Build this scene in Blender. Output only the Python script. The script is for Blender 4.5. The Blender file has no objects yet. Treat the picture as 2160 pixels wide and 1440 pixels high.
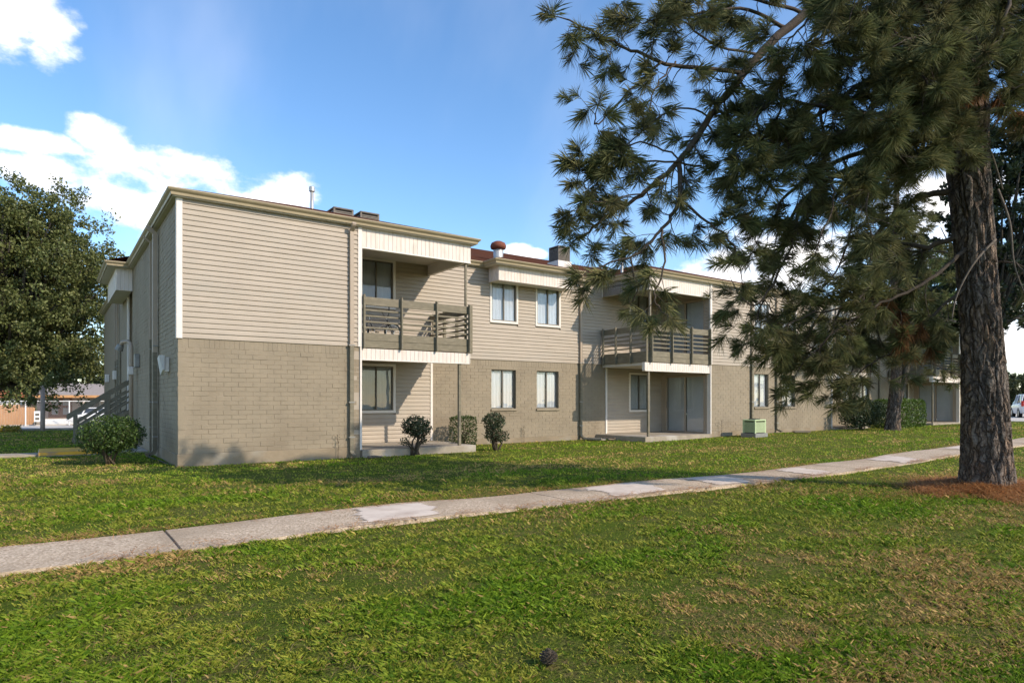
import bpy, bmesh, math, random
import numpy as np
from mathutils import Vector, Matrix, noise
random.seed(7)
RNG = np.random.default_rng(11)
sc = bpy.context.scene
col = sc.collection
R = math.radians

# ------------------------------------------------------------------ camera
CAM = Vector((-2.19, -15.25, 1.40))
YAW = R(35.4)
RT = Vector((math.cos(YAW), -math.sin(YAW), 0)); FW = Vector((math.sin(YAW), math.cos(YAW), 0))
FPX = 1370.0; HOR = 845.0
cam_d = bpy.data.cameras.new('camera'); cam = bpy.data.objects.new('camera', cam_d); col.objects.link(cam)
cam.location = CAM; cam.rotation_euler = (R(90), 0, -YAW)
cam_d.sensor_width = 36; cam_d.lens = FPX / 2160 * 36; cam_d.shift_y = (HOR - 720) / 2160
cam_d.clip_start = 0.05; cam_d.clip_end = 3000
sc.camera = cam

def W(px, py, f):            # a place in the world seen at that picture point, f metres ahead
    return CAM + FW * f + RT * ((px - 1080) / FPX * f) + Vector((0, 0, (HOR - py) / FPX * f))

# ------------------------------------------------------------------ light
SUN = Vector((0.50, -1.0, 0.74)).normalized()
SUN_EL = math.asin(SUN.z); SUN_ROT = math.atan2(SUN.x, SUN.y)
EXPOSURE = 1.1
sc.view_settings.view_transform = 'Standard'; sc.view_settings.look = 'None'
sc.view_settings.exposure = EXPOSURE; sc.view_settings.gamma = 1.0; sc.view_settings.use_curve_mapping = False
sl = bpy.data.lights.new('sun', 'SUN'); sl.energy = 2.2; sl.angle = R(0.6); sl.color = (1.0, 0.88, 0.72)
so = bpy.data.objects.new('sun', sl); col.objects.link(so)
so.rotation_euler = (-SUN).to_track_quat('-Z', 'Y').to_euler(); so.location = (20, -40, 40)

world = bpy.data.worlds.new('World'); sc.world = world; world.use_nodes = True
def build_world():
    nt = world.node_tree; N = nt.nodes; L = nt.links; N.clear()
    def nd(t, **k):
        n = N.new(t)
        for a, b in k.items(): setattr(n, a, b)
        return n
    def m(op, a, b=None, c=None, clamp=False):
        n = nd('ShaderNodeMath', operation=op, use_clamp=clamp)
        for i, v in enumerate((a, b, c)):
            if v is None: continue
            if hasattr(v, 'is_linked') or hasattr(v, 'links'): L.new(v, n.inputs[i])
            else: n.inputs[i].default_value = v
        return n.outputs[0]
    sky = nd('ShaderNodeTexSky', sky_type='NISHITA'); sky.sun_disc = False
    sky.sun_elevation = SUN_EL; sky.sun_rotation = SUN_ROT
    sky.air_density = 1.0; sky.dust_density = 0.25; sky.ozone_density = 2.6
    tc = nd('ShaderNodeTexCoord'); sep = nd('ShaderNodeSeparateXYZ'); L.new(tc.outputs['Generated'], sep.inputs[0])
    x, y, z = sep.outputs
    az = m('MULTIPLY', m('ARCTAN2', x, y), 180 / math.pi)
    el = m('MULTIPLY', m('ARCSINE', z), 180 / math.pi)
    def azel(px, py):
        d = FW + RT * ((px - 1080) / FPX) + Vector((0, 0, (HOR - py) / FPX)); d.normalize()
        return math.degrees(math.atan2(d.x, d.y)), math.degrees(math.asin(d.z))
    # big cumulus heaps: where they stand in the sky, half widths in degrees
    blobs = []
    for px, py, w, h in [(420, 430, 8.5, 3.2), (590, 440, 3.6, 3.3), (300, 400, 6.5, 3.6), (225, 292, 2.4, 1.5), (70, 300, 4.0, .9), (150, 370, 4.2, 1.6),
                         (10, 10, 4.2, 3.0), (105, 85, 2.0, 1.9),
                         (1680, 560, 12, 3.4), (1500, 600, 8, 2.0), (1090, 528, 1.6, 0.6), (1125, 535, 1.5, 0.5), (2140, 700, 9, 3.5),
                         (1400, 640, 9, 1.7), (2000, 430, 6, 3.2)]:
        a, e = azel(px, py); blobs.append((a, e, w, h))
    for k in range(11):      # the same sort of clouds all round, outside the frame too
        blobs.append((85 + k * 24.5 + (k * 37 % 11), 9 + (k * 53 % 17), 9 + (k * 29 % 8), 3.0 + (k * 17 % 4)))
    n1 = nd('ShaderNodeTexNoise'); n1.inputs['Scale'].default_value = 13; n1.inputs['Detail'].default_value = 10; n1.inputs['Roughness'].default_value = .60
    mp = nd('ShaderNodeMapping'); mp.inputs['Scale'].default_value = (1, 1, 1.6); L.new(tc.outputs['Generated'], mp.inputs[0]); L.new(mp.outputs[0], n1.inputs['Vector'])
    cur = None
    for a, e, w, h in blobs:
        dx = m('SUBTRACT', az, a); dx = m('SUBTRACT', m('FLOORED_MODULO', m('ADD', dx, 180.0), 360.0), 180.0)
        dx = m('DIVIDE', dx, w); dy = m('DIVIDE', m('SUBTRACT', el, e), h)
        v = m('SUBTRACT', 1.0, m('ADD', m('MULTIPLY', dx, dx), m('MULTIPLY', dy, dy)))
        cur = v if cur is None else m('MAXIMUM', cur, v)
    cur = m('MAXIMUM', cur, -1.5)
    dens = m('ADD', m('MULTIPLY', cur, 0.8), m('MULTIPLY', m('SUBTRACT', n1.outputs[0], 0.5), 3.3))
    mask = nd('ShaderNodeMapRange', interpolation_type='SMOOTHSTEP'); L.new(dens, mask.inputs[0])
    mask.inputs[1].default_value = -0.10; mask.inputs[2].default_value = 0.95
    # thin high veil
    n2 = nd('ShaderNodeTexNoise'); n2.inputs['Scale'].default_value = 1.7; n2.inputs['Detail'].default_value = 5
    mp2 = nd('ShaderNodeMapping'); mp2.inputs['Scale'].default_value = (2.6, .8, 1.2); mp2.inputs['Rotation'].default_value = (0.3, .5, .9)
    L.new(tc.outputs['Generated'], mp2.inputs[0]); L.new(mp2.outputs[0], n2.inputs['Vector'])
    veil = nd('ShaderNodeMapRange', interpolation_type='SMOOTHSTEP'); L.new(n2.outputs[0], veil.inputs[0])
    veil.inputs[1].default_value = .46; veil.inputs[2].default_value = .85; veil.inputs[4].default_value = .16
    tot = m('MAXIMUM', mask.outputs[0], veil.outputs[0])
    shade = nd('ShaderNodeMapRange'); L.new(dens, shade.inputs[0]); shade.inputs[1].default_value = 0.0; shade.inputs[2].default_value = 1.0
    shade.inputs[3].default_value = 0.0; shade.inputs[4].default_value = 1.0
    cc = nd('ShaderNodeMixRGB'); L.new(shade.outputs[0], cc.inputs[0]); cc.inputs[1].default_value = (.66, .66, .72, 1); cc.inputs[2].default_value = (.95, .92, .90, 1)
    hs = nd('ShaderNodeHueSaturation'); hs.inputs['Saturation'].default_value = 1.14; hs.inputs['Value'].default_value = .80; L.new(sky.outputs[0], hs.inputs['Color'])
    skm = nd('ShaderNodeVectorMath', operation='SCALE'); L.new(hs.outputs[0], skm.inputs[0]); skm.inputs['Scale'].default_value = 1.0
    ccs = nd('ShaderNodeVectorMath', operation='SCALE'); L.new(cc.outputs[0], ccs.inputs[0]); ccs.inputs['Scale'].default_value = 1.0 / SKY_S
    mx = nd('ShaderNodeMixRGB'); L.new(tot, mx.inputs[0]); L.new(skm.outputs[0], mx.inputs[1]); L.new(ccs.outputs[0], mx.inputs[2])
    bg = nd('ShaderNodeBackground'); bg.inputs['Strength'].default_value = SKY_S; L.new(mx.outputs[0], bg.inputs[0])
    out = nd('ShaderNodeOutputWorld'); L.new(bg.outputs[0], out.inputs[0])
SKY_S = 0.15
build_world()

# ------------------------------------------------------------------ materials
MATS = {}
def mat(name, c1, c2=None, scale=4.0, rough=.8, bump=0.0, bscale=30.0, spec=.3, metal=0.0, detail=6, lo=.35, hi=.65, c3=None, s3=1.0, aniso=None, dist=.01):
    """noise between c1 and c2, broad stains towards c3, fine relief"""
    if name in MATS: return MATS[name]
    M = bpy.data.materials.new(name); M.use_nodes = True; nt = M.node_tree; N = nt.nodes; L = nt.links
    p = N['Principled BSDF']; p.inputs['Roughness'].default_value = rough; p.inputs['Metallic'].default_value = metal
    p.inputs['Specular IOR Level'].default_value = spec
    tc = N.new('ShaderNodeTexCoord'); geo = N.new('ShaderNodeNewGeometry'); src = geo.outputs['Position']
    if aniso:
        mp = N.new('ShaderNodeMapping'); mp.inputs['Scale'].default_value = aniso; L.new(src, mp.inputs[0]); src = mp.outputs[0]
    c2 = c2 or tuple(v * .82 for v in c1)
    n = N.new('ShaderNodeTexNoise'); n.inputs['Scale'].default_value = scale; n.inputs['Detail'].default_value = detail; n.inputs['Roughness'].default_value = .65
    L.new(src, n.inputs['Vector'])
    mr = N.new('ShaderNodeMapRange'); mr.inputs[1].default_value = lo; mr.inputs[2].default_value = hi; L.new(n.outputs[0], mr.inputs[0])
    mx = N.new('ShaderNodeMixRGB'); mx.inputs[1].default_value = (*c1, 1); mx.inputs[2].default_value = (*c2, 1); L.new(mr.outputs[0], mx.inputs[0])
    o = mx.outputs[0]
    if c3:
        n3 = N.new('ShaderNodeTexNoise'); n3.inputs['Scale'].default_value = s3; n3.inputs['Detail'].default_value = 7; L.new(src, n3.inputs['Vector'])
        m3 = N.new('ShaderNodeMapRange'); m3.inputs[1].default_value = .5; m3.inputs[2].default_value = .72; L.new(n3.outputs[0], m3.inputs[0])
        x3 = N.new('ShaderNodeMixRGB'); L.new(m3.outputs[0], x3.inputs[0]); L.new(o, x3.inputs[1]); x3.inputs[2].default_value = (*c3, 1); o = x3.outputs[0]
    L.new(o, p.inputs['Base Color'])
    if bump:
        nb = N.new('ShaderNodeTexNoise'); nb.inputs['Scale'].default_value = bscale; nb.inputs['Detail'].default_value = 6; L.new(src, nb.inputs['Vector'])
        b = N.new('ShaderNodeBump'); b.inputs['Strength'].default_value = bump; b.inputs['Distance'].default_value = dist; L.new(nb.outputs[0], b.inputs['Height']); L.new(b.outputs[0], p.inputs['Normal'])
    MATS[name] = M; return M

def leaf_mat(name, transl=.35, rough=.5, spec=.25):
    """colour comes from the per-leaf colour attribute (natural variety between leaves)"""
    M = bpy.data.materials.new(name); M.use_nodes = True; nt = M.node_tree; N = nt.nodes; L = nt.links
    p = N['Principled BSDF']; p.inputs['Roughness'].default_value = rough; p.inputs['Specular IOR Level'].default_value = spec
    a = N.new('ShaderNodeAttribute'); a.attribute_name = 'tint'; L.new(a.outputs['Color'], p.inputs['Base Color'])
    t = N.new('ShaderNodeBsdfTranslucent'); L.new(a.outputs['Color'], t.inputs[0])
    mx = N.new('ShaderNodeMixShader'); mx.inputs[0].default_value = transl; L.new(p.outputs[0], mx.inputs[1]); L.new(t.outputs[0], mx.inputs[2])
    L.new(mx.outputs[0], N['Material Output'].inputs[0]); return M

def glass_mat(name, tint=(.9, .93, .95), refl=.10, film=.0):
    M = bpy.data.materials.new(name); M.use_nodes = True; nt = M.node_tree; N = nt.nodes; L = nt.links
    N.remove(N['Principled BSDF'])
    tr = N.new('ShaderNodeBsdfTransparent'); tr.inputs[0].default_value = (*tint, 1)
    gl = N.new('ShaderNodeBsdfGlossy'); gl.inputs['Roughness'].default_value = .02
    fr = N.new('ShaderNodeLayerWeight'); fr.inputs[0].default_value = .18
    nz = N.new('ShaderNodeTexNoise'); nz.inputs['Scale'].default_value = 1.5
    geo = N.new('ShaderNodeNewGeometry'); L.new(geo.outputs['Position'], nz.inputs['Vector'])
    b = N.new('ShaderNodeBump'); b.inputs['Strength'].default_value = .25; b.inputs['Distance'].default_value = .02; L.new(nz.outputs[0], b.inputs['Height'])
    L.new(b.outputs[0], gl.inputs['Normal'])
    ad = N.new('ShaderNodeMath'); ad.operation = 'MULTIPLY_ADD'; ad.inputs[2].default_value = .02; L.new(fr.outputs['Facing'], ad.inputs[0]); ad.use_clamp = True; ad.inputs[1].default_value = .5
    mx = N.new('ShaderNodeMixShader'); L.new(ad.outputs[0], mx.inputs[0]); L.new(tr.outputs[0], mx.inputs[1]); L.new(gl.outputs[0], mx.inputs[2])
    L.new(mx.outputs[0], N['Material Output'].inputs[0]); return M

m_siding = mat('vinyl_siding', (.42, .348, .272), (.375, .31, .24), scale=1.3, rough=.55, bump=.15, bscale=60, spec=.35, c3=(.37, .315, .25), s3=.9, aniso=(1, 1, 2.5))
m_brick = mat('painted_brick', (.30, .242, .168), (.255, .207, .144), scale=2.2, rough=.72, bump=.6, bscale=38, c3=(.23, .182, .124), s3=.8, dist=.008)
m_mortar = mat('painted_mortar', (.30, .242, .17), (.26, .21, .147), scale=3, rough=.8, bump=.5, bscale=60)
m_found = mat('foundation_paint', (.29, .225, .15), (.225, .175, .115), scale=2.5, rough=.85, bump=.5, bscale=20, c3=(.29, .25, .19), s3=2.0)
m_white = mat('white_trim', (.76, .69, .62), (.70, .635, .57), scale=2, rough=.55, spec=.35, bump=.06)
m_bead = mat('white_bead_board', (.76, .665, .59), (.69, .60, .53), scale=3, rough=.6, c3=(.62, .53, .44), s3=2.2, aniso=(3, 3, .7))
m_gutter = mat('tan_gutter', (.40, .32, .20), (.35, .28, .175), scale=3, rough=.45, spec=.4)
m_down = mat('tan_downspout', (.42, .33, .245), (.37, .29, .215), scale=3, rough=.5, spec=.4)
m_rail = mat('painted_rail_wood', (.215, .183, .125), (.17, .145, .098), scale=5, rough=.7, bump=.3, bscale=40, aniso=(1, 1, 3), c3=(.26, .22, .155), s3=4)
m_soffit = mat('soffit', (.62, .57, .49), (.56, .51, .44), scale=2, rough=.7)
m_roof = mat('brown_shingles', (.075, .032, .021), (.12, .048, .030), scale=9, spec=.0, rough=1, bump=.9, bscale=30, c3=(.09, .05, .04), s3=1.2, dist=.03)
m_conc = mat('concrete', (.37, .31, .235), (.28, .232, .172), scale=3, rough=.9, bump=.5, bscale=50, c3=(.47, .43, .37), s3=1.2)
m_frame = mat('aluminium_frame', (.19, .17, .14), (.15, .135, .11), scale=5, rough=.5, metal=.3)
m_blind = mat('white_curtain', (.72, .67, .65), (.60, .56, .545), scale=3.5, rough=.9, aniso=(7, 7, .35), lo=.3, hi=.7)
m_blinddk = mat('grey_blind', (.46, .44, .42), (.38, .365, .35), scale=3, rough=.85, aniso=(6, 6, .3))
m_glass = glass_mat('window_glass', refl=.05)
m_door = mat('white_door_panel', (.66, .64, .62), (.60, .58, .56), scale=2, rough=.6)
m_dark = mat('dark_void', (.02, .02, .02), (.03, .028, .026), rough=.9)
m_bark = None
m_metal = mat('grey_metal', (.30, .29, .27), (.24, .23, .21), scale=8, rough=.5, metal=.4)
m_hvac = mat('brown_hvac_metal', (.17, .145, .12), (.13, .11, .09), scale=6, rough=.6, metal=.2)
m_rust = mat('rusted_vent', (.22, .07, .04), (.15, .05, .03), scale=12, rough=.8)
m_galv = mat('galvanised', (.55, .53, .50), (.46, .44, .42), scale=6, rough=.45, metal=.5)
m_yellow = mat('yellow_paint', (.88, .50, .05), (.78, .40, .05), scale=5, rough=.7, bump=.3, c3=(.5, .3, .14), s3=3)
m_black = mat('black_rubber', (.018, .018, .018), (.03, .03, .03), scale=20, rough=.6)

# ------------------------------------------------------------------ mesh helpers
class MB:
    def __init__(s): s.v = []; s.f = []
    def add(s, vs, fs, M=None):
        b = len(s.v)
        if M is not None: vs = [M @ Vector(v) for v in vs]
        s.v.extend([tuple(v) for v in vs]); s.f.extend([tuple(i + b for i in f) for f in fs]); return s
    def box(s, x0, x1, y0, y1, z0, z1, M=None):
        vs = [(x0, y0, z0), (x1, y0, z0), (x1, y1, z0), (x0, y1, z0), (x0, y0, z1), (x1, y0, z1), (x1, y1, z1), (x0, y1, z1)]
        return s.add(vs, [(0, 3, 2, 1), (4, 5, 6, 7), (0, 1, 5, 4), (1, 2, 6, 5), (2, 3, 7, 6), (3, 0, 4, 7)], M)
    def bbox(s, x0, x1, y0, y1, z0, z1, c=.006, M=None):
        """box with chamfered edges"""
        bm = bmesh.new(); bmesh.ops.create_cube(bm, size=1)
        for v in bm.verts: v.co = Vector(((x0 + x1) / 2 + v.co.x * (x1 - x0), (y0 + y1) / 2 + v.co.y * (y1 - y0), (z0 + z1) / 2 + v.co.z * (z1 - z0)))
        bmesh.ops.bevel(bm, geom=bm.edges[:], offset=c, segments=1, profile=.5, affect='EDGES')
        bm.verts.index_update(); s.add([v.co.copy() for v in bm.verts], [[v.index for v in f.verts] for f in bm.faces], M); bm.free(); return s
    def tube(s, pts, rad, n=8, cap=True, M=None):
        pts = [Vector(p) for p in pts]
        if not hasattr(rad, '__len__'): rad = [rad] * len(pts)
        vs = []; fs = []; up = None
        for i, p in enumerate(pts):
            d = (pts[min(i + 1, len(pts) - 1)] - pts[max(i - 1, 0)])
            if d.length < 1e-9: d = Vector((0, 0, 1))
            d.normalize()
            if up is None:
                up = d.orthogonal().normalized()
            up = (up - d * up.dot(d));
            if up.length < 1e-6: up = d.orthogonal()
            up.normalize(); sd = d.cross(up)
            for k in range(n):
                a = 2 * math.pi * k / n; vs.append(p + (up * math.cos(a) + sd * math.sin(a)) * rad[i])
        for i in range(len(pts) - 1):
            for k in range(n):
                a = i * n + k; b = i * n + (k + 1) % n; fs.append((a, b, b + n, a + n))
        if cap: fs.append(tuple(range(n - 1, -1, -1))); fs.append(tuple((len(pts) - 1) * n + k for k in range(n)))
        return s.add(vs, fs, M)
    def ring(s, c, ax, r, rt, n=28, m=6, M=None):
        c = Vector(c); ax = Vector(ax).normalized(); u = ax.orthogonal().normalized(); w = ax.cross(u); vs = []; fs = []
        for i in range(n):
            a = 2 * math.pi * i / n; d = u * math.cos(a) + w * math.sin(a)
            for k in range(m):
                b = 2 * math.pi * k / m; vs.append(c + d * (r + rt * math.cos(b)) + ax * rt * math.sin(b))
        for i in range(n):
            for k in range(m): fs.append((i * m + k, ((i + 1) % n) * m + k, ((i + 1) % n) * m + (k + 1) % m, i * m + (k + 1) % m))
        return s.add(vs, fs, M)
    def lathe(s, prof, n=20, M=None):
        vs = []; fs = []
        for r, z in prof:
            for k in range(n): a = 2 * math.pi * k / n; vs.append((r * math.cos(a), r * math.sin(a), z))
        for i in range(len(prof) - 1):
            for k in range(n): a = i * n + k; b = i * n + (k + 1) % n; fs.append((a, b, b + n, a + n))
        fs.append(tuple(range(n - 1, -1, -1))); fs.append(tuple((len(prof) - 1) * n + k for k in range(n)))
        return s.add(vs, fs, M)
    def mesh(s, name, smooth=False):
        me = bpy.data.meshes.new(name); me.from_pydata(s.v, [], s.f); me.update()
        if smooth: me.polygons.foreach_set('use_smooth', [True] * len(me.polygons))
        return me
    def build(s, name, m, parent=None, smooth=False, loc=None):
        me = s.mesh(name, smooth); me.materials.append(m); return link(name, me, parent, loc)

def link(name, me, parent=None, loc=None):
    o = bpy.data.objects.new(name, me); col.objects.link(o)
    if parent is not None: o.parent = parent
    if loc is not None: o.location = loc
    return o
def np_mesh(name, V, F, m, tint=None, smooth=False):
    """fast mesh from arrays; F is (n,3) or (n,4)"""
    me = bpy.data.meshes.new(name); k = F.shape[1]
    me.vertices.add(len(V)); me.vertices.foreach_set('co', V.astype(np.float32).ravel())
    me.loops.add(F.size); me.loops.foreach_set('vertex_index', F.astype(np.int32).ravel())
    me.polygons.add(len(F)); me.polygons.foreach_set('loop_start', np.arange(0, F.size, k, dtype=np.int32))
    me.polygons.foreach_set('loop_total', np.full(len(F), k, dtype=np.int32))
    if smooth: me.polygons.foreach_set('use_smooth', np.ones(len(F), dtype=bool))
    me.update(calc_edges=True)
    if tint is not None:
        a = me.color_attributes.new('tint', 'FLOAT_COLOR', 'POINT'); a.data.foreach_set('color', np.hstack([tint, np.ones((len(tint), 1))]).astype(np.float32).ravel())
    me.materials.append(m); return me
def tag(o, label=None, cat=None, group=None, kind=None):
    if label: o['label'] = label
    if cat: o['category'] = cat
    if group: o['group'] = group
    if kind: o['kind'] = kind
    return o
def thing(name, label, cat, loc=(0, 0, 0), rz=0, group=None):
    o = bpy.data.objects.new(name, None); col.objects.link(o); o.location = loc; o.rotation_euler = (0, 0, rz); o.empty_display_size = .2
    return tag(o, label, cat, group)
def copy_tree(o, parent=None):
    c = o.copy(); col.objects.link(c); c.parent = parent
    for ch in list(o.children): copy_tree(ch, c)
    return c

def vnoise(x, y, seed=0):
    """smooth value noise on arrays"""
    xi = np.floor(x).astype(np.int64); yi = np.floor(y).astype(np.int64); fx = x - xi; fy = y - yi
    fx = fx * fx * (3 - 2 * fx); fy = fy * fy * (3 - 2 * fy)
    def h(a, b):
        n = (a * 374761393 + b * 668265263 + seed * 1442695041) & 0xffffffff
        n = ((n ^ (n >> 13)) * 1274126177) & 0xffffffff
        return ((n ^ (n >> 16)) & 0xffff) / 65535.0
    return (h(xi, yi) * (1 - fx) + h(xi + 1, yi) * fx) * (1 - fy) + (h(xi, yi + 1) * (1 - fx) + h(xi + 1, yi + 1) * fx) * fy
def fbm(x, y, seed=0, oct=4):
    s = 0; a = .5; t = 0
    for i in range(oct): s = s + a * vnoise(x * 2 ** i, y * 2 ** i, seed + i); t += a; a *= .5
    return s / t

# ------------------------------------------------------------------ the ground
def sst(a, b, x): t = np.clip((np.asarray(x, dtype=float) - a) / (b - a), 0, 1); return t * t * (3 - 2 * t)
def gz(x, y):
    x = np.asarray(x, dtype=float); y = np.asarray(y, dtype=float)
    z = .11 * sst(13, 22, x) + (-.16 * sst(14, 27, y) - .70 * np.clip((y - 27) / 32, 0, 1)) * sst(3, -1, x)
    z = z + .035 * (fbm(x * .35, y * .35, 3, 2) - .5) * sst(-1.2, -3, y)
    return z
def g1(x, y): return float(gz(x, y))
def axis(lo, hi, a, b, fine, coarse_n):
    return np.concatenate([lo + (a - lo) * np.linspace(0, 1, coarse_n) ** .5, np.arange(a + fine, b, fine), b + (hi - b) * np.linspace(0, 1, coarse_n) ** 2])
xs = axis(-420, 600, -14, 46, .4, 14); ys = axis(-300, 700, -18, 62, .4, 14)
GX, GY = np.meshgrid(xs, ys, indexing='ij'); V = np.stack([GX, GY, gz(GX, GY)], -1).reshape(-1, 3)
nx, ny = len(xs), len(ys); I = np.arange(nx * ny).reshape(nx, ny)
F = np.stack([I[:-1, :-1], I[1:, :-1], I[1:, 1:], I[:-1, 1:]], -1).reshape(-1, 4)
def lawn_mat():
    M = bpy.data.materials.new('lawn_ground'); M.use_nodes = True; nt = M.node_tree; N = nt.nodes; L = nt.links; p = N['Principled BSDF']; p.inputs['Roughness'].default_value = 1; p.inputs['Specular IOR Level'].default_value = .05
    geo = N.new('ShaderNodeNewGeometry'); P_ = geo.outputs['Position']
    def nz(scale, det, lo, hi):
        n = N.new('ShaderNodeTexNoise'); n.inputs['Scale'].default_value = scale; n.inputs['Detail'].default_value = det; n.inputs['Roughness'].default_value = .7; L.new(P_, n.inputs['Vector'])
        m = N.new('ShaderNodeMapRange'); m.inputs[1].default_value = lo; m.inputs[2].default_value = hi; L.new(n.outputs[0], m.inputs[0]); return n, m
    _, big = nz(.9, 8, .42, .60); n2, fine = nz(48, 10, .38, .64); _, mid = nz(13, 6, .40, .62)
    def mix(f, a, b):
        x = N.new('ShaderNodeMixRGB'); L.new(f, x.inputs[0])
        for k, v in ((1, a), (2, b)):
            if isinstance(v, tuple): x.inputs[k].default_value = (*v, 1)
            else: L.new(v, x.inputs[k])
        return x.outputs[0]
    green = mix(fine.outputs[0], (.030, .050, .006), (.15, .20, .022)); tan = mix(fine.outputs[0], (.060, .048, .018), (.30, .225, .085))
    c = mix(big.outputs[0], green, mix(mid.outputs[0], green, tan)); L.new(c, p.inputs['Base Color'])
    b = N.new('ShaderNodeBump'); b.inputs['Strength'].default_value = 1; b.inputs['Distance'].default_value = .03; L.new(n2.outputs[0], b.inputs['Height']); L.new(b.outputs[0], p.inputs['Normal']); return M
m_lawn = lawn_mat()
lawn = link('lawn', np_mesh('lawn', V, F, m_lawn, smooth=True)); tag(lawn, kind='structure')

# footpath past the building
PY0, PY1 = -8.55, -7.42
def path_c(x):            # how the path wanders and rises
    return .16 * math.sin(x * .42 + 1) + .75 * float(sst(16, 34, x)) - .1
def pathz(x, y): return g1(x, y) + .035 + .012 * math.sin(x * 1.3)
mbp = MB(); px = sorted([-12 + i * .5 + .07 for i in range(150)] + [j + d for j in [-11 + 2.45 * k for k in range(29)] for d in (-.014, -.012, 0, .012, .014)]); ring = []
def jn(x): return -.022 if abs((x + 11) / 2.45 - round((x + 11) / 2.45)) * 2.45 < .0125 else 0
def pw(x, s): return (.05 * noise.noise(Vector((x * .9, s * 7, 0))))
for x in px:
    c = path_c(x); y0 = PY0 + c + pw(x, 1); y1 = PY1 + c + pw(x, 2)
    ring.append([(x, y0, pathz(x, y0) - .25), (x, y0, pathz(x, y0) + jn(x)), (x, (y0 + y1) / 2, pathz(x, (y0 + y1) / 2) + .006 + jn(x)), (x, y1, pathz(x, y1) + jn(x)), (x, y1, pathz(x, y1) - .25)])
vs = [p for r_ in ring for p in r_]; fs = []
for i in range(len(px) - 1):
    for k in range(4): a = i * 5 + k; fs.append((a, a + 5, a + 6, a + 1))
mbp.add(vs, fs)
def path_mat():
    M = bpy.data.materials.new('pebbled_concrete'); M.use_nodes = True; nt = M.node_tree; N = nt.nodes; L = nt.links; p = N['Principled BSDF']; p.inputs['Roughness'].default_value = .9
    geo = N.new('ShaderNodeNewGeometry')
    v = N.new('ShaderNodeTexVoronoi'); v.inputs['Scale'].default_value = 55; L.new(geo.outputs['Position'], v.inputs['Vector'])
    cr = N.new('ShaderNodeValToRGB'); L.new(v.outputs['Color'], cr.inputs[0])
    e = cr.color_ramp.elements; e[0].position = 0; e[0].color = (.24, .15, .085, 1); e[1].position = 1; e[1].color = (.78, .61, .43, 1)
    x = cr.color_ramp.elements.new(.35); x.color = (.45, .335, .22, 1); x = cr.color_ramp.elements.new(.7); x.color = (.56, .43, .30, 1)
    n = N.new('ShaderNodeTexNoise'); n.inputs['Scale'].default_value = 1.1; n.inputs['Detail'].default_value = 8; L.new(geo.outputs['Position'], n.inputs['Vector'])
    mr = N.new('ShaderNodeMapRange'); mr.inputs[1].default_value = .47; mr.inputs[2].default_value = .66; mr.inputs[4].default_value = .75; L.new(n.outputs[0], mr.inputs[0])
    mx = N.new('ShaderNodeMixRGB'); L.new(mr.outputs[0], mx.inputs[0]); L.new(cr.outputs[0], mx.inputs[1]); mx.inputs[2].default_value = (.34, .25, .16, 1)
    L.new(mx.outputs[0], p.inputs['Base Color'])
    b = N.new('ShaderNodeBump'); b.inputs['Strength'].default_value = .7; b.inputs['Distance'].default_value = .006; L.new(v.outputs['Distance'], b.inputs['Height']); L.new(b.outputs[0], p.inputs['Normal'])
    return M
path = mbp.build('footpath', path_mat()); tag(path, kind='structure')
m_patch = mat('trowelled_cement', (.70, .58, .47), (.60, .49, .39), scale=3, rough=.85, bump=.2, bscale=12, c3=(.47, .36, .28), s3=2.5)
def worn(base):
    M = base.copy(); M.name = 'worn_cement'; nt = M.node_tree; N = nt.nodes; L = nt.links; p = N['Principled BSDF']
    a = N.new('ShaderNodeAttribute'); a.attribute_name = 'cover'; geo = N.new('ShaderNodeNewGeometry'); n = N.new('ShaderNodeTexNoise'); n.inputs['Scale'].default_value = 9; n.inputs['Detail'].default_value = 9; n.inputs['Roughness'].default_value = .7
    mp = N.new('ShaderNodeMapping'); mp.inputs['Scale'].default_value = (.45, 1.3, 1); L.new(geo.outputs['Position'], mp.inputs[0]); L.new(mp.outputs[0], n.inputs['Vector'])
    m1 = N.new('ShaderNodeMath'); m1.operation = 'MULTIPLY_ADD'; L.new(n.outputs[0], m1.inputs[0]); m1.inputs[1].default_value = 1.7; m1.inputs[2].default_value = -1.22
    m2 = N.new('ShaderNodeMath'); m2.operation = 'ADD'; L.new(a.outputs['Fac'], m2.inputs[0]); L.new(m1.outputs[0], m2.inputs[1])
    mr = N.new('ShaderNodeMapRange'); mr.inputs[1].default_value = 0; mr.inputs[2].default_value = .22; L.new(m2.outputs[0], mr.inputs[0])
    tr = N.new('ShaderNodeBsdfTransparent'); mx = N.new('ShaderNodeMixShader'); L.new(mr.outputs[0], mx.inputs[0]); L.new(tr.outputs[0], mx.inputs[1]); L.new(p.outputs[0], mx.inputs[2])
    L.new(mx.outputs[0], N['Material Output'].inputs[0]); return M
m_patch_worn = worn(m_patch)
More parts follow.
